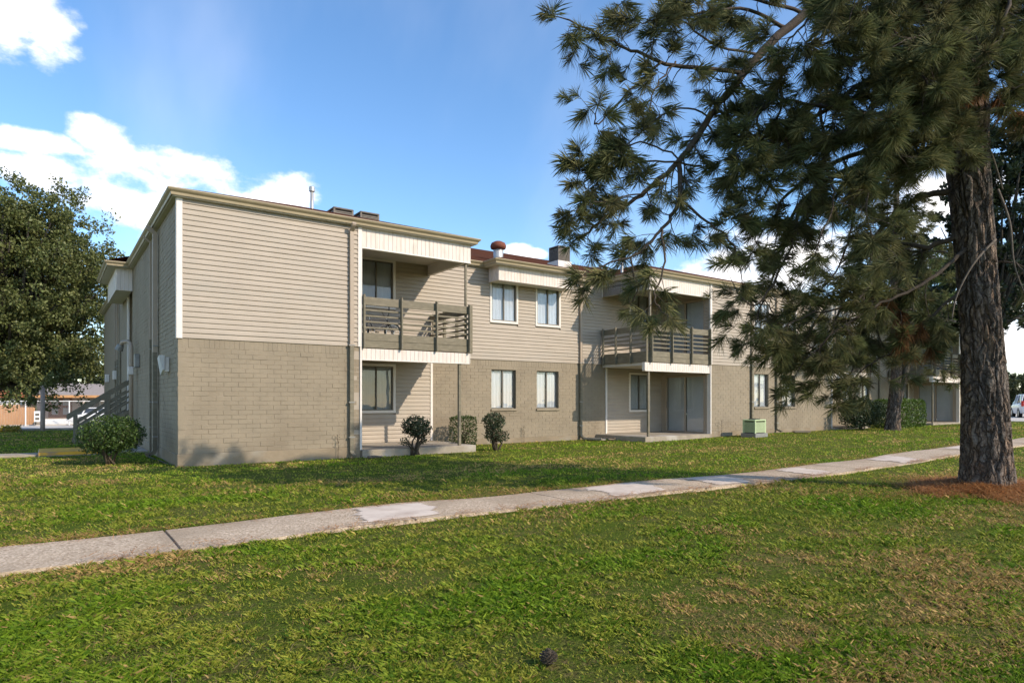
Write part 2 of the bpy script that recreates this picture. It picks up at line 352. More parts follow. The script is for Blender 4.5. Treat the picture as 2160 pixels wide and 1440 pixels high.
def patch(xa, xb, seed, f0=.03, f1=.97):
    m_ = MB(); vs = []; fs = []; n, k = 22, 14
    for i in range(n + 1):
        t = i / n
        for j in range(k + 1):
            q = j / k; ea = .16 * noise.noise(Vector((seed * 3.1, q * 3.2, 1))) + .05 * noise.noise(Vector((seed, q * 13, 5))); eb = .20 * noise.noise(Vector((seed * 5.7, q * 3.0, 9))) + .05 * noise.noise(Vector((seed, q * 12, 3)))
            x = xa + ea + .22 * q + (xb + eb - xa - ea) * t
            ed = .03 * noise.noise(Vector((x * 3, seed, 2)))
            sq = f0 + (f1 - f0) * q + ed * (abs(q - .5) * 2) ** 4 * (-1 if q > .5 else 1) - (.03 if q > .97 else 0) + (.03 if q < .03 else 0)
            y = PY0 + path_c(x) + .05 + (PY1 - PY0 - .1) * sq; b_ = min(t, 1 - t) * n; lift = .002 + .009 * min(1, b_ / 2.0, min(j, k - j) / 1.5)
            vs.append((x, y, pathz(x, y) + lift + .0035))
    for i in range(n):
        for j in range(k): a = i * (k + 1) + j; fs.append((a, a + k + 1, a + k + 2, a + 1))
    m_.add(vs, fs); o = m_.build('cement_patch', m_patch_worn, path, smooth=True)
    at = o.data.color_attributes.new('cover', 'FLOAT_COLOR', 'POINT')
    for i in range(n + 1):
        for j in range(k + 1):
            v_ = min(1, min(i, n - i) / 4.5) * min(1, (min(j, k - j) + .6) / 1.6); at.data[i * (k + 1) + j].color = (v_, v_, v_, 1)
    return o
for i, (a, b) in enumerate([(.55, 1.75), (4.3, 5.55), (6.5, 7.6), (9.2, 10.1), (13.2, 14.6), (17.5, 19.5)]): patch(a, b, i)

# ------------------------------------------------------------------ collectors: first 290 pieces are objects, the rest one stuff mesh
class Pieces:
    def __init__(s, name, mb, m, parent): s.name = name; s.me = mb.mesh(name); s.me.materials.append(m); s.parent = parent; s.M = []; s.m = m; s.mb = mb
    def add(s, M): s.M.append(M)
    def flush(s, limit=290):
        s.M.sort(key=lambda M: (M @ Vector((.5 if s.name == 'siding_board' else .1, 0, 0)) - CAM).length)
        for M in s.M[:limit]:
            o = link(s.name, s.me, s.parent); o.matrix_local = M
        rest = s.M[limit:]
        if rest:
            v0 = np.array([list(v) + [1] for v in s.mb.v]); nv = len(v0); V = []
            for M in rest: V.append((v0 @ np.array(M).T)[:, :3])
            base = MB(); fs = []
            for i in range(len(rest)): fs.extend([tuple(k + i * nv for k in f) for f in s.mb.f])
            base.v = [tuple(p) for p in np.concatenate(V)]; base.f = fs
            o = base.build(s.name + '_mass', s.m, s.parent); o['kind'] = 'stuff'

bld = thing('apartment_building', 'long two storey apartment building with tan siding over painted brick, balconies and brown roof', 'building', (0, 0, 0))

BR_H, BR_L, BR_D = .1025, .305, .10
def chamfer_front(w, h, d, c=.004, j=.005):
    m_ = MB(); x0, x1, z0, z1 = j / 2, w - j / 2, j / 2, h - j / 2
    vs = [(x0, 0 + c, z0), (x1, c, z0), (x1, c, z1), (x0, c, z1), (x0 + c, 0, z0 + c), (x1 - c, 0, z0 + c), (x1 - c, 0, z1 - c), (x0 + c, 0, z1 - c),
          (x0, d, z0), (x1, d, z0), (x1, d, z1), (x0, d, z1)]
    fs = [(4, 5, 6, 7), (0, 1, 5, 4), (1, 2, 6, 5), (2, 3, 7, 6), (3, 0, 4, 7), (8, 9, 1, 0), (9, 10, 2, 1), (10, 11, 3, 2), (11, 8, 0, 3)]
    return m_.add(vs, fs)
bricks = Pieces('brick', chamfer_front(BR_L, BR_H, BR_D), m_brick, bld)
SB = .114
def siding_unit():
    prof = [(0.030, 0.0), (-.020, .002), (-.022, .008), (-.019, .040), (-.015, .075), (-.004, .100), (-.002, .1142), (.030, .1142)]
    m_ = MB(); n = len(prof); vs = [(x, y, z) for x in (0, 1) for y, z in prof]
    fs = [(i, n + i, n + (i + 1) % n, (i + 1) % n) for i in range(n)] + [tuple(range(n)), tuple(range(2 * n - 1, n - 1, -1))]
    return m_.add(vs, fs)
boards = Pieces('siding_board', siding_unit(), m_siding, bld)
BW = .118
def bead_unit():
    m_ = MB(); g = .006
    g = .013; vs = [(g, 0, 0), (BW - .0, 0, 0), (BW - .0, 0, 1), (g, 0, 1), (0, .014, 0), (0, .014, 1), (0, .02, 0), (BW, .02, 0), (BW, .02, 1), (0, .02, 1)]
    fs = [(0, 1, 2, 3), (4, 0, 3, 5), (6, 4, 5, 9), (1, 7, 8, 2), (6, 7, 1, 0, 4), (9, 5, 3, 2, 8), (7, 6, 9, 8)]
    return m_.add(vs, fs)
beads = Pieces('fascia_board', bead_unit(), m_bead, bld)

def TR(x, y, rz=0): return Matrix.Translation((x, y, 0)) @ Matrix.Rotation(rz, 4, 'Z')
def spans(a0, a1, z0, z1, ops):
    """a0..a1 minus the openings that this row meets"""
    segs = [(a0, a1)]
    for (o0, o1, p0, p1) in ops:
        if p1 <= z0 + .01 or p0 >= z1 - .01: continue
        ns = []
        for s0, s1 in segs:
            if o1 <= s0 or o0 >= s1: ns.append((s0, s1)); continue
            if o0 > s0: ns.append((s0, o0))
            if o1 < s1: ns.append((o1, s1))
        segs = ns
    return segs
def shell(m_, a0, a1, z0, z1, y0, y1, ops, M):
    zs = sorted({z0, z1, *[min(max(o[2], z0), z1) for o in ops], *[min(max(o[3], z0), z1) for o in ops]})
    for za, zb in zip(zs, zs[1:]):
        if zb - za < .005: continue
        for s0, s1 in spans(a0, a1, (za + zb) / 2 - .011, (za + zb) / 2 + .011, ops): m_.box(s0, s1, y0, y1, za, zb, M)
mortar = MB(); wallcore = MB(); rb = random.Random(3)
ZF, ZB, ZT = .27, 2.73, 5.70      # top of foundation, siding bottom, wall top
def brick_wall(F, a0, a1, z0, z1, ops=(), soldier=True):
    mortar = MB()
    zz = z1 - (.205 if soldier else 0); n = max(1, round((zz - z0) / BR_H)); h = (zz - z0) / n
    shell(mortar, a0, a1, z0, z1, .0045, .20, ops, F); mortar.build('brick_wall_core', m_mortar, bld)
    for r_ in range(n):
        za = z0 + r_ * h
        for s0, s1 in spans(a0, a1, za, za + h, ops):
            x = a0 - (BR_L / 2 if r_ % 2 else 0) - rb.random() * .02
            while x < s1:
                xa, xb = max(x, s0), min(x + BR_L, s1)
                if xb - xa > .035:
                    bricks.add(F @ Matrix.Translation((xa, rb.choice((rb.uniform(-.003, .001), rb.uniform(-.006, .002))), za + rb.uniform(-.0015, .0015))) @ Matrix.Rotation(rb.gauss(0, .006), 4, 'Y') @ Matrix.Rotation(rb.gauss(0, .005), 4, 'Z') @ Matrix.Diagonal(((xb - xa) / BR_L, 1, h / BR_H, 1)))
                x += BR_L
    if soldier:
        for s0, s1 in spans(a0, a1, zz, z1, ops):
            x = s0
            while x < s1 - .02:
                w = min(BR_H, s1 - x)
                bricks.add(F @ Matrix.Translation((x, rb.uniform(-.003, .003), zz)) @ Matrix.Diagonal((w / BR_L, 1, .203 / BR_H, 1))); x += BR_H
def side_wall(F, a0, a1, z0, z1, ops=()):
    wallcore = MB(); shell(wallcore, a0, a1, z0, z1, .031, .20, ops, F); wallcore.build('sheathing', m_siding, bld)
    n = max(1, round((z1 - z0) / SB)); h = (z1 - z0) / n
    for r_ in range(n):
        za = z0 + r_ * h
        for s0, s1 in spans(a0, a1, za, za + h, ops):
            if s1 - s0 < .03: continue
            cuts = [s0]
            while s1 - cuts[-1] > 3.9: cuts.append(cuts[-1] + rb.uniform(1.6, 3.7))
            for i_, (c0, c1) in enumerate(zip(cuts, cuts[1:] + [s1])): boards.add(F @ Matrix.Translation((c0, rb.uniform(-.0015, .0015) - .0025 * (i_ % 2), za)) @ Matrix.Diagonal((c1 - c0, 1, h / SB, 1)))
def trim(F, a0, a1, z0, z1, name='trim_board', m_=None, y0=-.035, y1=.03):
    o = MB().bbox(a0, a1, y0, y1, z0, z1, .004, F).build(name, m_ or m_white, bld); return o
def window(F, a0, a1, z0, z1, style='brick', blind=None, folds=True):
    """sliding window: frame part with glass panes, blind and sill below it"""
    y = .075 if style == 'brick' else .0
    fr = MB(); t = .035; am = (a0 + a1) / 2
    fr.box(a0, a1, y, y + .06, z0, z0 + t, F).box(a0, a1, y, y + .06, z1 - t, z1, F).box(a0, a0 + t, y, y + .06, z0 + t, z1 - t, F).box(a1 - t, a1, y, y + .06, z0 + t, z1 - t, F)
    fr.box(am - .02, am + .02, y - .006, y + .05, z0 + t, z1 - t, F)
    w = fr.build('window', m_frame, bld)
    for s0, s1, dy in ((a0 + t, am - .02, .02), (am + .02, a1 - t, .035)):
        MB().box(s0, s1, y + dy, y + dy + .004, z0 + t, z1 - t, F).build('pane', m_glass, w)
    # curtain with soft folds
    c = MB(); n = 36; vs = []; rr = random.Random(int(a0 * 100 + z0 * 7)); ph = rr.random() * 6
    gap = rr.choice([0, 0, .0])
    for i in range(n + 1):
        x = a0 + .004 + (a1 - a0 - .008) * i / n; d = (.009 * math.sin(i * 1.25 + ph) + .004 * math.sin(i * 2.9)) if folds else 0
        vs += [(x, y + .068 + d, z0 + .004), (x, y + .068 + d * .8, z1 - .004)]
    c.add(vs, [(2 * i, 2 * i + 2, 2 * i + 3, 2 * i + 1) for i in range(n)], F); c.build('curtain', blind or m_blind, w, smooth=True)
    if style == 'brick':
        s = MB(); s.bbox(a0 - .03, a1 + .03, -.045, .075, z0 - .075, z0, .008, F); s.build('sill', m_brick, w)
    else:
        s = MB(); b = .075
        s.bbox(a0 - b, a1 + b, -.035, .03, z1, z1 + b, .004, F).bbox(a0 - b, a1 + b, -.035, .03, z0 - b, z0, .004, F)
        s.bbox(a0 - b, a0, -.035, .03, z0, z1, .004, F).bbox(a1, a1 + b, -.035, .03, z0, z1, .004, F); s.build('casing', m_white, w)
    return w
def op(a0, a1, z0, z1, b=0): return (a0 - b, a1 + b, z0 - b, z1 + b)

Y1 = 2.35; XA, XAE = 4.05, 7.25; XBS, XB = 14.35, 17.60; XC = 26.0; P = XC - XA
XEND = XB + P + XA + .05; YBACK = 23.0
F0 = TR(0, 0); F1 = TR(0, Y1)

def front_block(x0, x1, wins):
    brick_wall(F0, x0, x1, ZF, ZB, [op(a, b, 1.15, 2.46) for a, b in wins])
    up = [op(a, b, 4.00, 5.25, .075) for a, b in wins]
    side_wall(F0, x0 + .09, x1 - .07, ZB, ZT, up)
    for a, b in wins:
        window(F0, a, b, 1.15, 2.46); window(F0, a, b, 4.00, 5.25, 'siding')
front_block(0, XA, [])
front_block(XB, XC, [(20.3, 21.25), (22.2, 23.15)])
front_block(XB + P, XEND, [])

def main_wall(x0):
    """x0 = left end of the recessed stretch (width 13.55)"""
    d = x0 - XA
    L0, L1, R0, R1 = XAE + d, XBS + .2 + d, 15.85 + d, 16.85 + d
    wl = [(9.50 + d, 10.48 + d), (11.36 + d, 12.32 + d)]
    pw_ = [(4.98 + d, 6.02 + d), (R0, R1)]
    side_wall(F1, x0, L0, .19, 2.62, [op(*pw_[0], 1.12, 2.40, .075)])
    side_wall(F1, L1 + .08, XB + d, .19, 2.62, [op(*pw_[1], 1.05, 2.40, .075)])
    brick_wall(F1, L0 + .08, L1, ZF - .1, ZB, [op(a, b, 1.14, 2.42) for a, b in wl])
    ups = [op(a, b, 4.02, 5.38, .075) for a, b in wl] + [op(*pw_[0], 4.15, 5.45, .075), op(*pw_[1], 4.15, 5.45, .075)]
    side_wall(F1, x0, XB + d, ZB, ZT, ups)
    for a, b in wl:
        window(F1, a, b, 1.14, 2.42); window(F1, a, b, 4.02, 5.38, 'siding')
    window(F1, *pw_[0], 1.12, 2.40, 'siding', m_blinddk, False); window(F1, *pw_[0], 4.15, 5.45, 'siding', m_blinddk, False)
    window(F1, *pw_[1], 1.05, 2.40, 'siding', m_blinddk, False); window(F1, *pw_[1], 4.15, 5.45, 'siding', m_blinddk, False)
    trim(F1, L0, L0 + .08, .19, 2.62); trim(F1, L1, L1 + .08, .19, 2.62)
    # boxed awning over the pair of upper windows
    bx0, bx1, by, z0, z1 = 9.36 + d, 12.48 + d, Y1 - .62, 5.22, 5.68
    core = MB().box(bx0 + .02, bx1 - .02, by + .021, Y1 - .025, z0 + .01, z1 - .004)
    core.build('awning_box', m_white, bld)
    n = round((bx1 - bx0) / BW); w = (bx1 - bx0) / n
    for i in range(n): beads.add(TR(bx0 + i * w, by) @ Matrix.Translation((0, 0, z0)) @ Matrix.Diagonal((w / BW, 1, z1 - z0, 1)))
    for rz, X, Yo in ((-math.pi / 2, bx0, Y1 - .03), (math.pi / 2, bx1, by + .021)):
        for i in range(5): beads.add(TR(X, Yo, rz) @ Matrix.Translation((i * .1135, 0, z0)) @ Matrix.Diagonal((.1135 / BW, 1, z1 - z0, 1)))
main_wall(XA); main_wall(XA + P)

def side_door(X, Y0, facing):
    """sliding glass door pair in the block's side wall"""
    F = TR(X, Y1, -math.pi / 2) if facing < 0 else TR(X, 0, math.pi / 2)
    a0, a1 = (.28, 2.06) if facing < 0 else (Y1 - 2.06, Y1 - .28)
    for zb, zt in ((.19, 2.30), (2.99, 5.12)):
        side_wall(F, 0.0, Y1 - .03, zb, 2.62 if zb < 1 else ZT, [op(a0, a1, zb, zt, .06)])
        fr = MB(); am = (a0 + a1) / 2
        fr.box(a0 - .06, a1 + .06, -.03, .07, zt, zt + .06, F).box(a0 - .06, a0, -.03, .07, zb, zt, F).box(a1, a1 + .06, -.03, .07, zb, zt, F).box(am - .025, am + .025, 0, .06, zb + .05, zt, F).box(a0, a1, -.01, .06, zb, zb + .05, F)
        d = fr.build('sliding_door', m_down, bld)
        for s0, s1, dy in ((a0, am - .025, .02), (am + .025, a1, .04)):
            MB().box(s0, s1, dy, dy + .004, zb + .05, zt, F).build('pane', m_glass, d)
            MB().box(s0, s1, .10, .11, zb, zt, F).build('curtain', m_door, d)
        MB().bbox(a0 + .03, a0 + .06, -.03, .02, zb + .95, zb + 1.2, .004, F).build('handle', m_metal, d)
side_door(XB, 0, -1); side_door(XB + P, 0, -1); side_door(XA, 0, 1); side_door(XC, 0, 1)

# long side wall, painted brick to the eaves with a stair recess
S0, S1 = 9.3, 10.7; SE = 12.7           # recess along Y
FS = TR(0, YBACK, -math.pi / 2)
def sy(y): return YBACK - y
brick_wall(FS, sy(S0), YBACK - .0, ZF, ZT, soldier=False)
shell(mortar, 0, sy(S1), ZF, ZT, .001, .20, (), FS)
FR = TR(.42, S1, -math.pi / 2); side_wall(FR, 0, S1 - S0, .2, ZT)
shell(mortar, .2, .6, ZF, ZT, .0, .2, (), TR(0, S1)) ; shell(mortar, 0, .4, ZF, ZT, 0, .2, (), TR(.6, S0, math.pi))
FE = TR(XEND, 0, math.pi / 2); shell(mortar, 0, YBACK, ZF, ZT, 0, .2, (), FE)
shell(mortar, 0, XEND, ZF, ZT, 0, .2, (), TR(XEND, YBACK, math.pi))
mortar.build('brick_wall_core', m_mortar, bld)

# foundation and patio slabs
e = .012
for a, b, y in ((0, XA, 0), (XB, XC, 0), (XB + P, XEND, 0)): MB().bbox(a - e, b + e, y - e, y + .3, -.5, ZF - .002, .01).build('foundation', m_found, bld)
for a, b in ((XAE + .05, XBS + .25), (XAE + .05 + P, XBS + .25 + P)): MB().bbox(a, b, Y1 - e, Y1 + .3, -.5, ZF - .102, .01).build('foundation', m_found, bld)
MB().bbox(-e, .3, .302, S0, -.5, ZF - .002, .01).build('foundation', m_found, bld); MB().bbox(-e, .3, S1, YBACK, -.6, ZF - .002, .01).build('foundation', m_found, bld)
for a, b in ((XA + .015, XAE + .12), (XBS - .28, XB - .015), (XC + .015, XAE + .12 + P), (XBS - .28 + P, XB - .015 + P)):
    z = .185 if a < 20 else .2
    MB().bbox(a, b, -.09, Y1 + .03, -.4, z, .012).build('patio_slab', m_conc, bld)
MB().box(.0, .41, S0 + .01, S1 - .01, .0, .2).build('entry_slab', m_conc, bld)

# corner boards and balcony edge boards
trim(F0, -.035, .085, ZB - .01, ZT, y0=-.032)
MB().bbox(-.036, -.001, -.031, .07, ZB - .01, ZT, .004).build('trim_board', m_white, bld)
for x, s in ((XA, 1), (XB, -1), (XC, 1), (XB + P, -1)):
    a, b = (x - .07, x + .035) if s > 0 else (x - .035, x + .07)
    trim(F0, a, b, ZB, ZT); trim(F0, (x - .02 if s > 0 else x - .03), (x + .03 if s > 0 else x + .02), .19, ZB - .003)
    MB().box(min(x, x + s * .03), max(x, x + s * .03), .03, .13, .19, 2.4).build('trim_board', m_white, bld)
trim(FS, sy(S1) - .02, sy(S1) + .10, ZF, ZT - .5)

# ------------------------------------------------------------------ balconies
def balcony(x0, x1, closed_left):
    """x0..x1 along the front; one end stands against a block, the other is open"""
    xo = x1 if closed_left else x0; sg = 1 if closed_left else -1
    # upper beadboard header, on the front and on the open side
    z0, z1 = 5.20, 5.68; a0, a1 = (x0 + .04, x1) if closed_left else (x0, x1 - .04)
    MB().box(a0, a1, .021, .12, z0 + .02, z1).build('header_beam', m_white, bld)
    n = round((a1 - a0) / BW); w = (a1 - a0) / n
    for i in range(n): beads.add(TR(a0 + i * w, 0) @ Matrix.Translation((0, 0, z0)) @ Matrix.Diagonal((w / BW, 1, z1 - z0, 1)))
    MB().bbox(a0, a1, -.012, .13, z0 - .03, z0 - .002, .004).build('header_trim', m_white, bld)
    MB().box(min(xo, xo - sg * .1), max(xo, xo - sg * .1), .121, Y1 - .03, z0 - .0, z1).build('header_beam', m_white, bld)
    for i in range(19): beads.add((TR(xo, .0, math.pi / 2) if sg > 0 else TR(xo, Y1 - .08, -math.pi / 2)) @ Matrix.Translation((i * .1195, 0, z0)) @ Matrix.Diagonal((.1195 / BW, 1, z1 - z0, 1)))
    MB().box(x0, x1, .13, Y1 - .03, 5.50, 5.53).build('porch_ceiling', m_soffit, bld)
    # lower header
    z0, z1 = 2.43, 2.70; b0, b1 = (a0, xo - .04) if closed_left else (xo - .2, a1)
    MB().box(b0, b1, .021, .12, z0 + .02, z1).build('header_beam', m_white, bld)
    n = round((b1 - b0) / BW); w = (b1 - b0) / n
    for i in range(n): beads.add(TR(b0 + i * w, 0) @ Matrix.Translation((0, 0, z0)) @ Matrix.Diagonal((w / BW, 1, z1 - z0, 1)))
    MB().bbox(b0, b1, -.012, .13, z0 - .025, z0 - .002, .004).build('header_trim', m_white, bld)
    ex = b1 if closed_left else b0
    MB().bbox(min(ex, ex + sg * .02), max(ex, ex + sg * .02), -.01, .12, z0, z1, .003).build('header_cap', m_white, bld)
    # deck
    MB().box(x0 + .036, x1 - .036, .03, Y1 - .035, 2.72, 2.985).build('deck', m_rail, bld)
    MB().box(x0 + .036, x1 - .036, .125, Y1 - .035, 2.62, 2.717).build('porch_ceiling', m_soffit, bld)
    bal = MB().bbox(x0 + .036, x1 - .036, -.012, .028, 2.72, 2.895, .005).build('balcony_railing', m_rail, bld)
    MB().bbox(x0 + .036, x1 - .036, -.008, .028, 2.90, 3.09, .005).build('kick_board', m_rail, bal)
    MB().bbox(x0 + .03, x1 - .02, -.012, .026, 3.78, 3.985, .006).build('top_board', m_rail, bal)
    for k in range(4): MB().bbox(x0 + .03, x1 - .03, -.006, .030, 3.20 + k * .145, 3.245 + k * .145, .005).build('slat', m_rail, bal)
    for k in range(4):
        x = x0 + .075 + (x1 - x0 - .15) * k / 3
        MB().bbox(x - .022, x + .022, -.105, -.014, 2.70, 4.03, .007).build('railing_post', m_rail, bal)
        for zz in (2.77, 2.83): MB().tube([(x, -.112, zz), (x, -.104, zz)], .009, 8).build('bolt', m_metal, bal)
    # the side railing
    xa, xb = (xo - .036, xo) if sg > 0 else (xo, xo + .036)
    MB().bbox(xa, xb, .03, Y1 - .03, 2.72, 3.09, .005).build('kick_board', m_rail, bal)
    MB().bbox(xa, xb, .03, Y1 - .03, 3.78, 3.985, .006).build('top_board', m_rail, bal)
    for k in range(4): MB().bbox(xa + .002, xb + .002, .03, Y1 - .03, 3.20 + k * .145, 3.245 + k * .145, .005).build('slat', m_rail, bal)
    for y in (.06, .82, 1.55, 2.2):
        MB().bbox(*(sorted((xo + sg * .003, xo + sg * .09))), y - .022, y + .022, 2.70, 4.03, .007).build('railing_post', m_rail, bal)
    # posts
    xp = xo - sg * .12
    MB().tube([(xp, .07, 2.99), (xp, .07, 5.18)], .038, 12).build('porch_post', m_rail, bld, smooth=True)
    xl = xo - sg * (.32 if sg > 0 else .03)
    zs = .185 if x0 < 20 else .2
    MB().bbox(xl - .04, xl + .04, .03, .11, zs - .005, 2.41, .01).build('porch_post', m_rail, bld)
balcony(XA, XAE, True); balcony(XBS, XB, False); balcony(XC, XAE + P, True); balcony(XBS + P, XB + P, False)

# stair overhang on the long side
ov = MB().box(-.45, -.02, S0 - .1, SE + .1, 4.98, 5.68); ov.build('awning_box', m_white, bld)
for i in range(30): beads.add(TR(-.472, SE + .1 - i * .12, -math.pi / 2) @ Matrix.Translation((0, 0, 4.97)) @ Matrix.Diagonal((1, 1, .71, 1)))
for i in range(4): beads.add(TR(-.47 + i * .115, S0 - .121) @ Matrix.Translation((0, 0, 4.97)) @ Matrix.Diagonal((.97, 1, .71, 1)))
MB().box(-.28, -.20, S0 + .9, S0 + 1.1, 5.2, 5.4).build('house_number_plate', m_black, bld)

# ------------------------------------------------------------------ gutter round every eave, soffits, roofs
EO = .11
def sweep(pts, prof, m_):
    n = len(pts); k = len(prof); vs = []; fs = []
    for i in range(n):
        p = Vector(pts[i]); d0 = (p - Vector(pts[i - 1])).normalized() if i else None; d1 = (Vector(pts[i + 1]) - p).normalized() if i < n - 1 else None
        n0 = Vector((d0.y, -d0.x)) if d0 else None; n1 = Vector((d1.y, -d1.x)) if d1 else None
        if n0 is None: nn = n1
        elif n1 is None: nn = n0
        else: nn = (n0 + n1); nn = nn / max(.2, nn.dot(n0))
        for o_, z in prof: vs.append((p.x + nn.x * o_, p.y + nn.y * o_, z))
    for i in range(n - 1):
        for j in range(k): a = i * k + j; b = i * k + (j + 1) % k; fs.append((a, a + k, b + k, b))
    fs.append(tuple(range(k))); fs.append(tuple(reversed(range((n - 1) * k, n * k)))); m_.add(vs, fs)
def eave_path():
    q = [(-EO, YBACK + EO), (-EO, SE + .35), (-.7, SE + .35), (-.7, S0 - .35), (-EO, S0 - .35), (-EO, -EO), (XAE + EO, -EO), (XAE + EO, Y1 - EO)]
    def bump(d): return [(9.14 + d, Y1 - EO), (9.14 + d, Y1 - .82), (12.7 + d, Y1 - .82), (12.7 + d, Y1 - EO)]
    q += bump(0) + [(XBS - EO, Y1 - EO), (XBS - EO, -EO), (XAE + P + EO, -EO), (XAE + P + EO, Y1 - EO)] + bump(P)
    q += [(XBS + P - EO, Y1 - EO), (XBS + P - EO, -EO), (XEND + EO, -EO), (XEND + EO, YBACK + EO)]
    return q
EP = eave_path()
ZG = 5.70
g_ = MB(); sweep(EP, [(-.02, ZG), (.035, ZG), (.045, ZG + .05), (.085, ZG + .085), (.105, ZG + .115), (.105, ZG + .135), (.092, ZG + .135), (.07, ZG + .09), (-.012, ZG + .03), (-.012, ZG + .155), (-.02, ZG + .155)], None and 0 or g_)
g_.build('gutter', m_gutter, bld)
sf = MB(); z0, z1 = 5.682, 5.698
def soff(a, b, c, d): sf.box(a, b, c, d, z0, z1)
soff(-EO, .0, 0, S0 - .35); soff(-.7, .0, S0 - .35, SE + .35); soff(-EO, 0, SE + .35, YBACK)
soff(-EO, XAE + EO, -EO, .0); soff(XAE, XAE + EO, 0, Y1 - EO); soff(XAE, XBS, Y1 - EO, Y1)
soff(9.14, 12.7, Y1 - .82, Y1 - EO); soff(XBS - EO, XBS, 0, Y1 - EO); soff(XBS - EO, XAE + P + EO, -EO, 0)
soff(XAE + P, XAE + P + EO, 0, Y1 - EO); soff(XAE + P, XBS + P, Y1 - EO, Y1); soff(9.14 + P, 12.7 + P, Y1 - .82, Y1 - EO)
soff(XBS + P - EO, XBS + P, 0, Y1 - EO); soff(XBS + P - EO, XEND + EO, -EO, 0)
soff(XA, XAE, .001, Y1 - .001) ; soff(XBS, XB, .001, Y1 - .001); soff(XC, XAE + P, .001, Y1 - .001); soff(XBS + P, XB + P, .001, Y1 - .001)
sf.build('soffit', m_soffit, bld)
RS = .31; ZR = ZG + .165
def hip(xa, xb, ya, yb, dz=0, full=False, eo=.03):
    xa -= eo; xb += eo; ya -= eo; w = (xb - xa) / 2; m_ = MB(); z = ZR + dz
    if full:
        yb += eo; w = (yb - ya) / 2; h = z + RS * w; ym = (ya + yb) / 2
        vs = [(xa, ya, z), (xb, ya, z), (xb, yb, z), (xa, yb, z), (xa + w, ym, h), (xb - w, ym, h)]; fs = [(0, 1, 5, 4), (1, 2, 5), (2, 3, 4, 5), (3, 0, 4)]
    else:
        xm = (xa + xb) / 2; h = z + RS * w; ye = min(12.0, ya + w + 6) if w > 1.8 else ya + w + 1.6
        vs = [(xa, ya, z), (xb, ya, z), (xm, ya + w, h), (xa, ye, z), (xb, ye, z), (xm, ye, h)]; fs = [(0, 1, 2), (1, 4, 5, 2), (0, 2, 5, 3)]
    n = len(vs); vs2 = vs + [(a, b, c - .03) for a, b, c in vs]
    fs2 = list(fs) + [tuple(reversed([i + n for i in f])) for f in fs]
    ed = [(0, 1), (1, 2), (2, 3), (3, 0)] if full else [(0, 1), (1, 4), (3, 0)]
    fs2 += [(b, a, a + n, b + n) for a, b in ed]
    return m_.add(vs2, fs2)
roof = hip(-EO, XEND + EO, Y1 - EO, YBACK + EO, full=True).build('roof', m_roof, bld)
for a, b in ((-EO, XAE + EO), (XBS - EO, XAE + P + EO), (XBS + P - EO, XEND + EO)): hip(a, b, -EO, 0, dz=-.008).build('porch_roof', m_roof, bld)
for d in (0, P): hip(9.14 + d, 12.7 + d, Y1 - .82, 0, dz=-.004).build('awning_roof', m_roof, bld)
w_ = MB(); w_.add([(-.73, S0 - .38, ZR), (-.73, SE + .38, ZR), (.5, SE + .38, ZR + .381), (.5, S0 - .38, ZR + .381)], [(0, 3, 2, 1)]); w_.build('awning_roof', m_roof, bld)
bricks.flush(); boards.flush(); beads.flush()

# downspouts
def downspout(x, y, nx_=0, ny_=-1, w=.095, d=.07, zt=5.66, split=2.73, kick=True, n2=None):
    n_ = Vector((nx_, ny_, 0)); t_ = Vector((-ny_, nx_, 0)); wall = Vector((x, y, 0)) + n_ * (d / 2 + .03)
    def sec(pts, m_, par=None, nm='downspout'):
        mb_ = MB(); vs = []; fs = []
        for (o, z, tilt) in pts:
            for a, b in ((-1, -1), (1, -1), (1, 1), (-1, 1)):
                q = wall + n_ * (o + b * d / 2 * math.cos(tilt)) + t_ * (a * w / 2) + Vector((0, 0, z + b * d / 2 * math.sin(tilt))); vs.append(q)
        k = len(pts)
        for i in range(k - 1):
            for j in range(4): fs.append((i * 4 + j, i * 4 + (j + 1) % 4, i * 4 + 4 + (j + 1) % 4, i * 4 + 4 + j))
        fs += [(3, 2, 1, 0), tuple(range(k * 4 - 4, k * 4))]
        mb_.add(vs, fs); return mb_.build(nm, m_, par or bld)
    gz_ = g1(x, y) + .06
    up = sec([(.17, zt + .04, -.9), (.15, zt, -.9), (0, zt - .13, -.2), (0, zt - .16, 0), (0, split, 0)], m_down)
    sec([(-.002, split - .001, 0), (-.002, gz_ + .13, 0), (.03, gz_ + .06, .6), (.17, gz_ + .01, 1.1), (.20, gz_, 1.1)] if kick else [(0, split, 0), (0, gz_, 0)], m_rail, up, 'lower_pipe')
    for z in (2.74, 1.35, .5 if kick else .7):
        q = wall; mb_ = MB(); s = Vector((abs(t_.x), abs(t_.y), 0)) * (w / 2 + .03) + Vector((abs(n_.x), abs(n_.y), 0)) * (d / 2 + .004)
        c = wall; mb_.box(c.x - s.x, c.x + s.x, c.y - s.y, c.y + s.y, z, z + .03); mb_.build('strap', m_metal, up)
    return up
downspout(3.80, 0); downspout(13.30, Y1); downspout(20.08, 0); downspout(21.75, 0); downspout(35.25, Y1)
downspout(0, 3.0, -1, 0, w=.12, d=.10, split=2.6); downspout(0, 4.1, -1, 0, w=.05, d=.05, split=3.0, kick=False)
downspout(0, 14.2, -1, 0, split=3); downspout(0, 15.4, -1, 0, w=.05, d=.05, kick=False, split=3)

